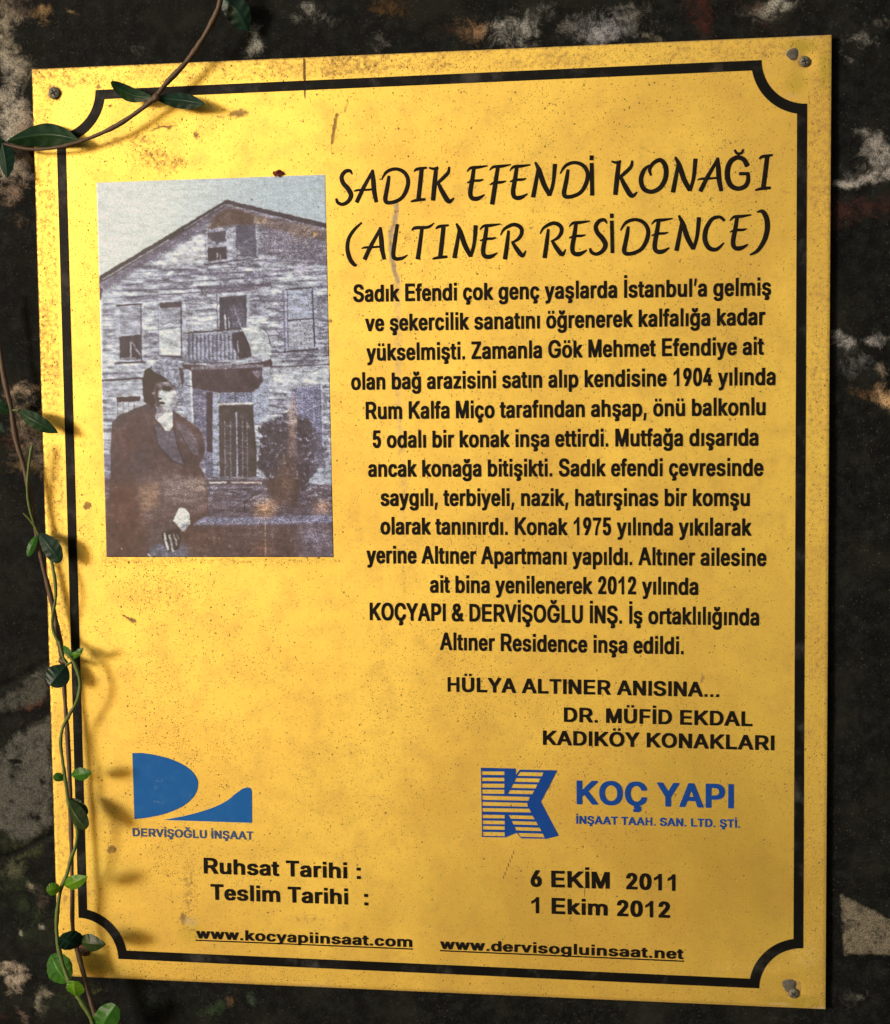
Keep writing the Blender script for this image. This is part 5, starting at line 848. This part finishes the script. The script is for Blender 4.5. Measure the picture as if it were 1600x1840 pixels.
    # left lower window and belt line
    poly([(82, 180), (350, 165), (350, 290), (82, 300)], (160, 166, 180), .5, conv=B_); line([(80, 187), (345, 172)], 3.2, (84, 72, 84), conv=B_); line([(80, 150), (330, 140)], 1.6, (110, 108, 124), .7, conv=B_); line([(160, 78), (340, 66)], 2.2, DK, .6, conv=B_)
    poly([(162, 280), (335, 272), (335, 430), (165, 430)], (176, 182, 192), conv=B_); poly([(175, 290), (322, 284), (322, 316), (176, 322)], (88, 74, 84), conv=B_)
    for x_ in (180, 215, 250, 285): line([(x_, 325), (x_, 430)], 1.8, (112, 110, 126), .7, conv=B_)
    for y_ in (370, 490, 560): line([(84, y_), (150, y_)], 1.5, (96, 90, 104), .8, conv=B_)
    poly([(90, 655), (160, 650), (160, 900), (95, 900)], (110, 108, 130), .8, conv=B_); poly([(92, 740), (130, 745), (130, 775), (95, 775)], (160, 170, 190), .7, conv=B_)
    # ground
    gm = area_([(95, 800), (740, 790), (1090, 800), (1300, 835), (1560, 840), (1560, 1320), (60, 1320)], 3, B_)
    gn = fbm(X, Y, 140, 26, 4, 7); gcol = np.array((84, 74, 80))[None, None] * (1 - gn[..., None]) + np.array((128, 120, 134))[None, None] * gn[..., None]
    I = I * (1 - gm[..., None]) + gcol * gm[..., None]
    put(gm * sstep(.55, .75, fbm(X, Y, 150, 9, 3, 3)) * sstep(B_(0, 830)[1], B_(0, 860)[1], Y) * sstep(B_(0, 980)[1], B_(0, 940)[1], Y), (150, 156, 180), .6)
    put(gm * sstep(B_(0, 1060)[1], B_(0, 1120)[1], Y), (104, 84, 78), .62)
    put(gm * sstep(400, 470, X) * sstep(B_(0, 1080)[1], B_(0, 1160)[1], Y) * sstep(520, 560, X), (110, 106, 124), .55)
    poly([(630, 1045), (1050, 1040), (1300, 1030), (1525, 1030), (1525, 1075), (1050, 1085), (620, 1088)], (134, 138, 166), .72, 3, conv=B_)
    line([(750, 826), (860, 824)], 2.4, (206, 204, 204), conv=B_); line([(895, 824), (960, 822)], 2.2, (206, 200, 196), conv=B_); line([(970, 824), (1080, 826)], 2.2, (206, 190, 178), conv=B_)
    line([(750, 800), (900, 806)], 1.6, (150, 156, 176), conv=B_); line([(760, 850), (880, 858), (1060, 852)], 1.6, (140, 140, 158), .7, conv=B_)
    line([(1095, 870), (1030, 905), (975, 950), (972, 1000)], 2.0, (86, 72, 70), conv=B_); line([(640, 990), (900, 1000), (1120, 1020)], 2.2, (84, 74, 78), .7, conv=B_); line([(900, 970), (960, 940), (1010, 900)], 1.5, (160, 160, 170), .5, conv=B_)
    # bush
    th = np.linspace(0, 2 * np.pi, 40, endpoint=False)
    bush = [(1262 + (208 + 22 * math.sin(5 * a + 1)) * math.cos(a), 632 + (238 + 20 * math.sin(7 * a)) * math.sin(a)) for a in th]
    d = polydist(X + 9 * (fbm(X, Y, 160, 8, 3) - .5) * 2, Y + 9 * (fbm(X, Y, 161, 8, 3) - .5) * 2, [B_(*p) for p in bush]); bm = sstep(2, -2, d)
    put(bm, (88, 80, 88), .95); put(bm * sstep(.58, .78, fbm(X, Y, 165, 4.5, 3)), (140, 146, 170), .75); put(bm * sstep(1360, 1440, (X - 160) * 3.478), (120, 122, 146), .45)
    poly([(1100, 800), (1330, 800), (1300, 980), (1130, 960)], (96, 82, 82), .85, 4, conv=B_)
    # woman in a long dark coat and a beret
    coat = [(145, 450), (190, 402), (260, 372), (330, 345), (385, 322), (420, 345), (430, 410), (470, 480), (500, 500), (520, 470), (522, 372), (560, 395), (610, 430), (665, 468), (705, 510), (725, 580), (722, 650), (690, 720), (725, 780), (745, 900), (745, 1020), (650, 1085), (640, 1160), (600, 1200), (640, 1290), (110, 1290), (106, 1100), (120, 960), (138, 800), (135, 650), (140, 540)]
    poly(coat, (92, 80, 86), .98, 1.2, conv=B_)
    cn = fbm(X, Y, 170, 60, 4); cm = area_(coat, 2, B_)
    put(cm * sstep(B_(0, 700)[1], B_(0, 900)[1], Y) * .7, (112, 88, 78), .8); put(cm * sstep(.5, .7, cn), (110, 88, 86), .5)
    poly([(300, 790), (560, 780), (720, 800), (740, 1000), (560, 1080), (330, 1060)], (122, 110, 112), .5, 8, conv=B_)
    put(area_([(310, 850), (430, 830), (440, 960), (330, 1020)], 9, B_), (142, 118, 102), .75); put(area_([(460, 800), (700, 790), (720, 900), (640, 960), (480, 930)], 10, B_), (134, 122, 124), .6)
    put(area_([(600, 810), (735, 800), (735, 890), (640, 880)], 4, B_), (156, 142, 136), .5)
    put(area_([(380, 1080), (560, 1080), (640, 1290), (360, 1290)], 6, B_), (100, 92, 94), .6); put(area_([(380, 1240), (440, 1200), (620, 1210), (620, 1290), (370, 1290)], 4, B_), (110, 114, 132), .8)
    poly([(375, 1270), (392, 1285), (385, 1292), (365, 1275)], (205, 208, 205), conv=B_)
    put(area_([(410, 450), (470, 500), (545, 500), (560, 610), (605, 720), (520, 690), (430, 590)], 2, B_), (104, 102, 120), .75)
    put(area_([(540, 440), (610, 470), (680, 560), (690, 660), (640, 640), (575, 560)], 2, B_), (118, 116, 134), .5)
    line([(405, 470), (430, 590), (520, 690), (605, 725)], 2.0, (76, 62, 64), conv=B_); line([(530, 470), (560, 610), (605, 722)], 2.0, (76, 62, 66), conv=B_); line([(560, 500), (640, 640)], 1.6, (84, 72, 80), .8, conv=B_)
    poly([(412, 415), (440, 360), (522, 350), (526, 470), (506, 502), (482, 502), (440, 450)], (196, 204, 208), 1, .8, conv=B_)
    poly([(412, 410), (440, 365), (520, 362), (522, 372), (470, 395), (430, 430)], (140, 138, 150), .8, conv=B_)
    # dark hair and the beret
    poly([(338, 260), (335, 180), (350, 125), (390, 95), (450, 150), (440, 210), (428, 260), (420, 330), (400, 350), (345, 320)], (80, 64, 68), 1, 1, conv=B_)
    put(area_([(420, 200), (455, 200), (440, 300), (455, 360), (420, 340), (400, 260)], 1.5, B_), (120, 108, 116), .8)
    poly([(385, 112), (425, 68), (500, 44), (560, 66), (595, 120), (592, 200), (582, 280), (558, 325), (545, 250), (520, 205), (450, 190), (412, 140)], (142, 148, 164), 1, 1, conv=B_)
    bmk = area_([(385, 112), (425, 68), (500, 44), (560, 66), (595, 120), (592, 200), (582, 280), (558, 325), (545, 250), (520, 205), (450, 190), (412, 140)], 1, B_)
    put(bmk * sstep(.5, .62, fbm(X, Y, 180, 3.5, 2)), (104, 104, 122), .7); poly([(560, 100), (590, 110), (594, 190), (585, 230), (570, 160)], (78, 66, 74), .8, conv=B_); line([(560, 325), (545, 350), (520, 372)], 3.0, (110, 106, 122), .9, conv=B_)
    poly([(400, 128), (470, 165), (530, 215), (548, 262), (555, 330), (545, 345), (540, 250), (500, 195), (440, 195)], (80, 66, 72), 1, .8, conv=B_)
    poly([(440, 205), (478, 196), (515, 212), (540, 245), (556, 290), (545, 335), (520, 358), (485, 374), (455, 366), (438, 335), (440, 315), (425, 292), (434, 262), (438, 235)], (198, 206, 210), 1, .6, rag=False, conv=B_)
    put(area_([(436, 200), (520, 205), (545, 250), (520, 240), (470, 226), (438, 232)], 3, B_), (100, 90, 98), .85)
    put(blob(X, Y, *B_(486, 238), 12, 5.6, 8, .6), (58, 44, 50), 1.0); put(blob(X, Y, *B_(440, 240), 5, 5, 0, .7), (90, 78, 84), .9)
    put(area_([(418, 215), (438, 225), (434, 285), (446, 303), (438, 320), (446, 372), (420, 350)], 2, B_), (92, 80, 86), .9)
    put(area_([(530, 250), (560, 280), (548, 340), (500, 380), (520, 330)], 5, B_), (150, 150, 160), .7); put(area_([(440, 350), (520, 345), (500, 385), (450, 380)], 4, B_), (150, 148, 156), .6)
    put(blob(X, Y, *B_(405, 268), 3.5, 2.5, 0, .6), (150, 140, 148), .9)
    line([(438, 250), (430, 285), (440, 300)], 1.2, (120, 108, 114), .8, conv=B_, rag=False); put(blob(X, Y, *B_(442, 302), 3, 1.8, 0, .6), (70, 54, 60), 1.0); put(blob(X, Y, *B_(447, 300), 3.6, 2.4, 0, .6), (80, 64, 70), .9)
    put(blob(X, Y, *B_(457, 327), 7, 3.0, 6, .6), (62, 44, 50), 1.0); put(blob(X, Y, *B_(458, 345), 5, 1.6, 0, .7), (150, 148, 156), .7); put(area_([(440, 330), (470, 372), (430, 350)], 1.5, B_), (110, 100, 108), .8)
    put(area_([(515, 300), (552, 300), (540, 345), (505, 365)], 3, B_), (150, 152, 164), .6)
    # her hands
    poly([(572, 978), (600, 985), (630, 1022), (634, 1082), (612, 1105), (586, 1130), (560, 1100), (528, 1060), (545, 1020), (560, 990)], (206, 212, 210), 1, .8, conv=B_); put(area_([(580, 1080), (632, 1070), (600, 1130), (580, 1130)], 2, B_), (150, 158, 172), .7)
    line([(598, 1040), (600, 1075)], 1.2, (160, 164, 172), .7, conv=B_); line([(560, 1050), (585, 1085)], 1.0, (150, 150, 160), .6, conv=B_)
    poly([(455, 1135), (560, 1110), (580, 1160), (560, 1240), (500, 1260), (470, 1220)], (74, 60, 60), .9, conv=B_)
    line([(475, 1145), (480, 1190), (495, 1240)], 4.2, (190, 196, 196), conv=B_); line([(505, 1155), (515, 1200), (525, 1250)], 3.4, (170, 176, 180), conv=B_); line([(530, 1150), (545, 1185), (550, 1215)], 3.0, (160, 164, 170), conv=B_); line([(552, 1150), (562, 1175)], 2.0, (150, 150, 156), conv=B_)
    # later stains on the print
    st = lambda cx, cy, rx, ry, ang, rgb, a, conv=B_: put(blob(X, Y, *conv(cx, cy), rx / 3.478, ry / 3.478, ang, .9), rgb, a)
    st(1275, 400, 34, 150, 0, (176, 160, 158), .75); st(1270, 560, 32, 120, 0, (150, 128, 122), .6); st(1230, 800, 90, 180, 12, (120, 98, 88), .62); st(1100, 985, 85, 72, 0, (172, 140, 116), .9); st(1460, 975, 66, 50, 0, (176, 148, 134), .8)
    st(1080, 920, 60, 44, -30, (150, 146, 160), .5); st(1330, 670, 60, 60, 0, (176, 172, 190), .6, A_); st(1330, 440, 90, 70, 0, (140, 126, 122), .6, A_); st(1415, 455, 18, 10, -30, (196, 160, 90), .95, A_); st(1400, 1150, 120, 90, 0, (140, 136, 158), .5)
    st(200, 1000, 120, 260, 0, (108, 78, 68), .55); st(220, 620, 90, 120, 0, (106, 76, 74), .5); st(700, 1180, 200, 90, 0, (108, 84, 76), .5); st(1080, 1240, 70, 60, 0, (126, 96, 84), .6)
    line([(1102, 1080), (1106, 1290)], 1.2, (190, 170, 140), .9, conv=B_, rag=False); line([(1218, 640), (1220, 720)], 1.0, (200, 180, 150), .6, conv=B_, rag=False); st(160, 1158, 6, 5, 0, (40, 30, 34), .9); st(205, 1238, 5, 5, 0, (210, 200, 200), 1)
    st(1020, 238, 8, 5, 50, (60, 56, 70), .9, A_); st(1435, 283, 5, 5, 0, (60, 60, 70), .9, A_)
    for k in range(60):
        cx, cy = rng.uniform(100, 1500), rng.uniform(800, 1290); put(blob(X, Y, *B_(cx, cy), rng.uniform(.6, 1.2), rng.uniform(.6, 1.4), 0, .8), (170, 160, 158), rng.uniform(.3, .8))
    # the enlarger was a little out of focus
    for _ in range(1):
        I0 = I.copy(); K = I.copy(); K[1:-1] = (I[:-2] + 2 * I[1:-1] + I[2:]) / 4; I = K.copy(); I[:, 1:-1] = (K[:, :-2] + 2 * K[:, 1:-1] + K[:, 2:]) / 4; I = .5 * I + .5 * I0
    dkm = sstep(130, 90, I.mean(-1)); I = I + ((fbm(X, Y, 220, 7, 4, 9) - .5) * 26 * dkm)[..., None] * np.array((1, .95, 1.05)) + ((fbm(X, Y, 230, 34, 3) - .5) * 18 * dkm)[..., None]
    # overall mottling of the old negative, streaky along the boards
    mot = (fbm(X, Y, 200, 9, 4, 5) - .5) * 2 + (fbm(X, Y, 210, 26, 3, 4) - .5) * 1.2
    lum = I.mean(-1); wgt = np.clip((lum - 80) / 60, .18, 1) * (1 - .75 * sm)
    I = I * (1 + (mot * .32 * wgt)[..., None])
    I = (I - 128) * 1.30 + 130; I = I - (13 * sstep(125, 70, I.mean(-1)))[..., None]
    # halftone grain, stronger on the mid tones
    lum = I.mean(-1); g1 = rng.randn(*X.shape); g2 = vnoise(X, Y, 190, 2.2) - .5
    amp = 38 * np.exp(-((lum - 145) / 48) ** 2) + 7
    right = .45 + .55 * sstep(200, 420, X)
    I = I + (g1 * .75 + g2 * 1.5)[..., None] * (amp * right)[..., None] * np.array((1, 1, .85))
    I[..., 2] = I[..., 2] + 3
    I = np.clip(I, 40, 240)
    L = lin(I) * PRINT_GAIN * np.array((.91, 1.0, 1.15))
    e = np.minimum(np.minimum(s, 1 - s), np.minimum(t, 1 - t))[..., 0] * 400
    y = np.full(X.shape, -.00030) + .00002 * (fbm(X, Y, 191, 60) - .5)
    GXe, GZe = GX, GZ
    y = np.where(e < .5, .0002, y)
    att = np.concatenate([L, np.ones(X.shape + (1,))], -1)
    o = grid_mesh('printed_photo', GXe, y, GZe, M_PRINT, {'picture': att}, PL)
    o['label'] = 'blue-grey print of a woman in a dark coat before a wooden house'
PRINT_GAIN = 0.88
printed_photo()

# ------------------------------------------------------------------ fixings
def disc_rings(name, c, rings, mat, parent, seg=28, wob=0.0, seed=1):
    """lathe about the plate normal: rings = [(radius, y), ...]"""
    rng = random.Random(seed); V = []; F = []
    off = [1 + wob * math.sin(3 * 2 * math.pi * k / seg + seed) + wob * .5 * rng.uniform(-1, 1) for k in range(seg)]
    for r, y in rings:
        for k in range(seg):
            a = 2 * math.pi * k / seg; V.append((c[0] + r * off[k] * math.cos(a), y, c[1] + r * off[k] * math.sin(a)))
    for i in range(len(rings) - 1):
        for k in range(seg):
            j = (k + 1) % seg; F.append((i * seg + k, i * seg + j, (i + 1) * seg + j, (i + 1) * seg + k))
    F.append([(len(rings) - 1) * seg + k for k in range(seg)])
    return mesh(name, V, F, mat, parent, smooth=False)
def cross_slot(c, L, w, ang, y, parent):
    V = []; P = []
    for k in range(4):
        a = ang + k * math.pi / 2; ca, sa = math.cos(a), math.sin(a)
        for u, v in ((w, w), (L, w * .6), (L, -w * .6), ): P.append((c[0] + ca * u - sa * v, c[1] + sa * u + ca * v))
    # order points round the cross
    P = []
    for k in range(4):
        a = ang + k * math.pi / 2; ca, sa = math.cos(a), math.sin(a)
        for u, v in ((L, -w * .6), (L, w * .6), (w, w)): P.append((c[0] + ca * u - sa * v, c[1] + sa * u + ca * v))
    relief('cross_recess', [[P]], M_SLOT, parent, top=y, base=y + .0004)
def screw(px, py, r, mat, ang, label, seed):
    c = np.array(xz(px, py))
    o = disc_rings('screw', c, [(r * 1.0, .0002), (r, -.0007), (r * .90, -.0013), (r * .62, -.0018), (r * .30, -.0019)], mat, PL, seed=seed, wob=.02)
    o['label'] = label
    cross_slot(c, r * .62, r * .13, ang, -.00200, o)
    return o
screw(98, 167, .0039, M_SCREW, .45, 'grey cross-head screw in the upper left corner', 1)
screw(1446.5, 110.5, .0032, M_SCREW, .2, 'weathered screw in the upper right corner', 2)
screw(1427, 1785, .0032, M_SCREW, .9, 'weathered screw in the lower right corner', 3)
screw(151, 1707, .0042, M_RUST, .8, 'rusty brown screw in the lower left corner', 4)
for px, py, r, sd in ((1425, 97, .0034, 5), (1419, 1771, .0038, 6)):
    c = np.array(xz(px, py))
    o = disc_rings('old_screw_hole', c, [(r * 1.15, .0003), (r * 1.0, -.0001), (r * .8, -.0004), (r * .5, -.0006), (r * .2, -.0006)], M_LEAD, PL, wob=.10, seed=sd)
    o['label'] = 'filled old screw hole beside the screw'

# small dry red petal caught on the upper edge of the print
pt = at(500, 311, -.0015)
V = []; F = []
for i in range(7):
    for j in range(4):
        u = i / 6 - .5; v = j / 3 - .5
        V.append((pt[0] + u * .0075, pt[1] - .0012 * math.cos(u * 5) - .0008 * math.sin(v * 6 + u * 4), pt[2] + v * .0034 * (1.1 - 3.2 * u * u) + .0006 * math.sin(u * 9)))
for i in range(6):
    for j in range(3): F.append((i * 4 + j, i * 4 + j + 1, (i + 1) * 4 + j + 1, (i + 1) * 4 + j))
tag(mesh('dry_petal', V, F, M_PETAL), 'tiny dark red scrap of petal on the top edge of the old house photo', 'petal')

# ------------------------------------------------------------------ climbing plant
MM = .000352
HANG = {'on': False}
def away(y):
    """the left-hand vine hangs clear of the plate, further out the lower it gets"""
    return float(np.interp(y, (800, 960, 1150, 1400, 1600, 1850), (1, 1.05, 1.35, 1.75, 2.2, 2.3))) if HANG['on'] else 1.0
def tube(name, pts, mat, parent, seg=10, knots=0.12, seed=0):
    """pts: (photo x, photo y, distance in front of the plate in mm, width in photo pixels)"""
    Q = catmull([(a, b, c * away(b), d) for a, b, c, d in pts], 7)
    P = at(Q[:, 0], Q[:, 1], -Q[:, 2] * .001); w = Q[:, 3] * MM * .5
    T = np.gradient(P, axis=0); T /= np.linalg.norm(T, axis=1)[:, None] + 1e-12
    V = []; F = []; up = np.array([0, -1.0, 0])
    for i in range(len(P)):
        s_ = np.cross(T[i], up); s_ /= np.linalg.norm(s_) + 1e-9; q = np.cross(s_, T[i])
        kn = 1 + knots * math.sin(i * 1.7 + seed) * .5 + knots * math.sin(i * .53 + seed * 2)
        for k in range(seg):
            a = 2 * math.pi * k / seg
            V.append(tuple(P[i] + (s_ * math.cos(a) + q * math.sin(a)) * w[i] * kn * (1 + .07 * math.sin(5 * a + i))))
    for i in range(len(P) - 1):
        for k in range(seg):
            j = (k + 1) % seg; F.append((i * seg + k, i * seg + j, (i + 1) * seg + j, (i + 1) * seg + k))
    F.append(list(range(seg))[::-1]); F.append([(len(P) - 1) * seg + k for k in range(seg)])
    return mesh(name, V, F, mat, parent, smooth=True)
def leaf(base, tip, width, mat, parent, depth=(8, 8), bow=0.0, fold=.25, round_=.5, twist=0.0, tipsharp=1.0, seed=0, label=None, arch=0.12, curl=0.0):
    """one leaf blade from base to tip (photo points, width in photo pixels) with midrib, side veins and a short stalk"""
    k_ = away(base[1]); a = at(base[0], base[1], -depth[0] * k_ * .001); b = at(tip[0], tip[1], -depth[1] * k_ * .001)
    ax = b - a; L = np.linalg.norm(ax); ax = ax / L
    nrm = np.array([0, -1.0, 0]); sd = np.cross(ax, nrm); sd /= np.linalg.norm(sd); nrm = np.cross(sd, ax)
    if nrm[1] > 0: nrm = -nrm
    if twist:
        c_, s_ = math.cos(twist), math.sin(twist); sd, nrm = sd * c_ + nrm * s_, nrm * c_ - sd * s_
    n, m = 41, 21; VE = []; w = width * MM * .5; V = []; F = []
    rng = random.Random(seed)
    for i in range(n):
        t = i / (n - 1)
        # blade outline: rounder or more lance-shaped
        pk = round_
        prof = (math.sin(math.pi * t ** (math.log(.5) / math.log(pk)))) ** (0.50 if tipsharp < 1 else .78)
        if t > .8 and tipsharp >= 1: prof *= 1 - (.35 * tipsharp) * ((t - .8) / .2) ** 2 * .8
        ww = w * max(prof, .004) * (1 + .02 * math.sin(11 * t + seed))
        for j in range(m):
            s_ = j / (m - 1) * 2 - 1
            v = abs(s_)
            h = fold * ww * v - arch * L * math.sin(math.pi * t) + .0
            h += .035 * ww * math.sin(10 * t * math.pi + v * 3.0) * v - .05 * ww * math.exp(-(s_ * 7) ** 2)
            h += curl * ww * (v ** 3)
            p = a + ax * (L * t) + sd * (ww * s_) + sd * (bow * L * math.sin(math.pi * t)) - nrm * (h - .0) * 1.0
            p[1] = min(p[1], -.0012)
            V.append(tuple(p))
            side = max(0, math.sin((t * 7.5 - v * 1.6) * 2 * math.pi)) ** 8 * .45 * (1 - v)
            VE.append(max(math.exp(-(s_ * 11) ** 2) * (1 - t * .6), side))
    for i in range(n - 1):
        for j in range(m - 1): F.append((i * m + j, i * m + j + 1, (i + 1) * m + j + 1, (i + 1) * m + j))
    o = mesh('leaf', V, F, mat, parent, smooth=True)
    va = o.data.attributes.new('vein', 'FLOAT', 'POINT'); va.data.foreach_set('value', VE)
    if label: o['label'] = label
    return o

v1 = tag(empty('climbing_vine', tuple(at(395, 0, -.012))), 'thin brown vine stem with dark leaves crossing the upper left corner of the plaque', 'vine')
v2 = tag(empty('climbing_vine', tuple(at(178, 1840, -.010))), 'leafy vine with brown stem and green tendrils climbing the left edge of the plaque', 'vine')
def under(root):
    """keep world placement while parenting"""
    for o in list(COL.objects):
        if o.parent is root: o.matrix_parent_inverse = Matrix.Translation(-root.location)
tube('stem', [(402, -60, 16, 11), (396, 0, 15, 10.5), (386, 30, 14, 10), (367, 65, 13, 10), (346, 97, 12, 10), (325, 122, 12, 9.5), (300, 148, 12, 9.5), (279, 174, 12, 9), (248, 200, 11, 8.5), (205, 228, 11, 8), (155, 250, 10, 7), (110, 263, 10, 6.5), (62, 268, 9, 6), (22, 262, 9, 6), (-60, 240, 9, 6)], M_STEM, v1)
leaf((272, 174), (199, 147), 26, M_LEAF_DEEP, v1, (12, 15), round_=.55, tipsharp=.3, arch=-.12, bow=-.10, seed=1)
leaf((279, 176), (369, 187), 28, M_LEAF_DARK, v1, (12, 14), round_=.48, arch=-.08, bow=-.03, seed=2, fold=.35)
leaf((12, 254), (143, 252), 42, M_LEAF_DEEP, v1, (12, 11), round_=.5, arch=-.10, bow=-.10, seed=3, fold=.35)
leaf((2, 250), (13, 320), 31, M_LEAF_DARK, v1, (10, 16), round_=.42, arch=-.05, seed=4, fold=.5)
leaf((6, 252), (-70, 262), 34, M_LEAF_DARK, v1, (10, 12), round_=.45, seed=5)
leaf((396, -6), (447, 57), 44, M_LEAF_DARK, v1, (8, 4), round_=.5, seed=6, fold=.2, bow=-.10)
leaf((400, -20), (340, -70), 36, M_LEAF_DEEP, v1, (12, 16), round_=.5, seed=7)
tube('stem', [(284, 170, 12.5, 11), (280, 176, 12.5, 14), (274, 180, 12.5, 10)], M_STEM, v1)

HANG['on'] = True
tube('stem', [(-14, 520, 10, 9), (-4, 600, 10, 9), (6, 672, 10, 9.5), (20, 735, 10, 10), (29, 790, 9, 10), (46, 850, 9, 9.5), (59, 920, 9, 9), (68, 970, 8, 9.5), (78, 1020, 7, 9), (90, 1068, 6.5, 9), (101, 1120, 6, 10), (109, 1165, 6, 11), (113, 1200, 6, 9), (117, 1260, 6, 8), (122, 1330, 6, 8), (126, 1420, 6, 9), (128, 1500, 6, 8), (130, 1600, 6, 7.5), (131, 1670, 6, 8), (141, 1715, 6.5, 9), (156, 1770, 7, 9), (170, 1820, 8, 10), (186, 1890, 9, 10)], M_STEM, v2)
tube('tendril', [(58, 800, 12, 5), (55, 815, 12, 6.5), (51, 845, 12, 5), (49, 880, 12, 5), (53, 912, 11, 5), (62, 945, 10, 5)], M_TENDRIL, v2)
tube('tendril', [(42, 922, 12, 3), (50, 930, 11, 4), (62, 945, 10, 5), (70, 962, 9, 5)], M_TENDRIL, v2)
tube('tendril', [(84, 985, 9, 5), (93, 1010, 10, 6), (99, 1045, 11, 6), (100, 1075, 11, 5.5), (95, 1105, 10, 5.5), (95, 1130, 9, 5.5), (106, 1156, 9, 5.5), (118, 1172, 10, 6), (130, 1186, 11, 7), (140, 1208, 11, 7), (144, 1232, 11, 7), (139, 1258, 11, 6.5), (125, 1284, 10.5, 6.5), (113, 1308, 10, 6), (109, 1335, 10, 6), (113, 1370, 10, 6), (118, 1405, 10, 6), (123, 1440, 9, 7), (130, 1470, 10, 6), (139, 1492, 10, 6), (136, 1520, 10, 6), (127, 1545, 10, 7), (120, 1572, 10, 7), (109, 1600, 10, 7), (103, 1640, 10, 7.5), (102, 1675, 10, 7.5), (107, 1710, 10, 8), (117, 1745, 10.5, 8), (130, 1775, 11, 9), (146, 1800, 11, 9), (164, 1832, 11, 9), (180, 1890, 11, 9)], M_TENDRIL, v2)
tube('tendril', [(106, 1152, 10, 4), (114, 1182, 11, 5), (121, 1193, 11, 4.5), (128, 1190, 11, 4)], M_TENDRIL, v2)
LV = [
 ((32, 737), (105, 778), 27, M_LEAF_DEEP, (10, 13), dict(round_=.5, seed=11, fold=.3)),
 ((22, 742), (-26, 715), 24, M_LEAF_DEEP, (10, 12), dict(round_=.5, seed=12)),
 ((-10, 752), (10, 778), 10, M_LEAF_DARK, (9, 12), dict(round_=.5, seed=13)),
 ((70, 958), (109, 1010), 30, M_LEAF_DARK, (9, 14), dict(round_=.6, tipsharp=.2, seed=14, bow=-.05)),
 ((68, 960), (50, 1000), 13, M_LEAF_MID, (9, 12), dict(round_=.55, seed=15, tipsharp=.4)),
 ((119, 1196), (90, 1232), 38, M_LEAF_DARK, (8, 13), dict(round_=.55, tipsharp=.1, seed=16)),
 ((113, 1160), (134, 1180), 10, M_LEAF_MID, (10, 13), dict(round_=.5, seed=17)),
 ((131, 1184), (150, 1164), 11, M_LEAF_MID, (11, 14), dict(round_=.55, seed=18)),
 ((126, 1176), (146, 1174), 9, M_LEAF_NEW, (11, 14), dict(round_=.55, seed=19)),
 ((128, 1393), (165, 1388), 23, M_LEAF_MID, (10, 13), dict(round_=.5, seed=20)),
 ((114, 1402), (97, 1392), 16, M_LEAF_MID, (10, 12), dict(round_=.55, tipsharp=.2, seed=21)),
 ((123, 1437), (155, 1490), 27, M_LEAF_OLIVE, (9, 14), dict(round_=.6, tipsharp=.3, seed=22, fold=.5)),
 ((126, 1436), (157, 1464), 22, M_LEAF_OLIVE, (8, 9), dict(round_=.55, seed=23, tipsharp=.2)),
 ((116, 1592), (158, 1575), 25, M_LEAF_NEW, (11, 14), dict(round_=.45, seed=24)),
 ((108, 1594), (84, 1601), 20, M_LEAF_NEW, (11, 13), dict(round_=.55, tipsharp=.1, seed=25)),
 ((147, 1697), (107, 1684), 38, M_LEAF_DARK, (9, 14), dict(round_=.5, tipsharp=.1, seed=26)),
 ((142, 1690), (191, 1697), 31, M_LEAF_OLIVE, (9, 12), dict(round_=.45, seed=27)),
 ((122, 1765), (92, 1716), 46, M_LEAF_MID, (9, 7), dict(round_=.5, tipsharp=.05, seed=28)),
 ((137, 1790), (133, 1763), 30, M_LEAF_NEW, (12, 14), dict(round_=.5, tipsharp=.05, seed=29)),
 ((172, 1862), (208, 1806), 40, M_LEAF_MID, (9, 12), dict(round_=.55, tipsharp=.1, seed=30)),
]
for b_, t_, w_, m_, d_, kw in LV: leaf(b_, t_, w_ * (1.18 if kw.get('tipsharp', 1) < 1 else 1.06), m_, v2, d_, **kw)
tube('stem', [(110, 1186, 7, 13), (118, 1190, 9, 8), (120, 1197, 10, 4)], M_STEM, v2)
tube('leaf_stalk', [(22, 737, 10, 5), (34, 737, 11, 3.5)], M_TENDRIL, v2)
tube('leaf_stalk', [(118, 1408, 10, 4), (114, 1402, 10, 3)], M_TENDRIL, v2)

under(v1); under(v2)
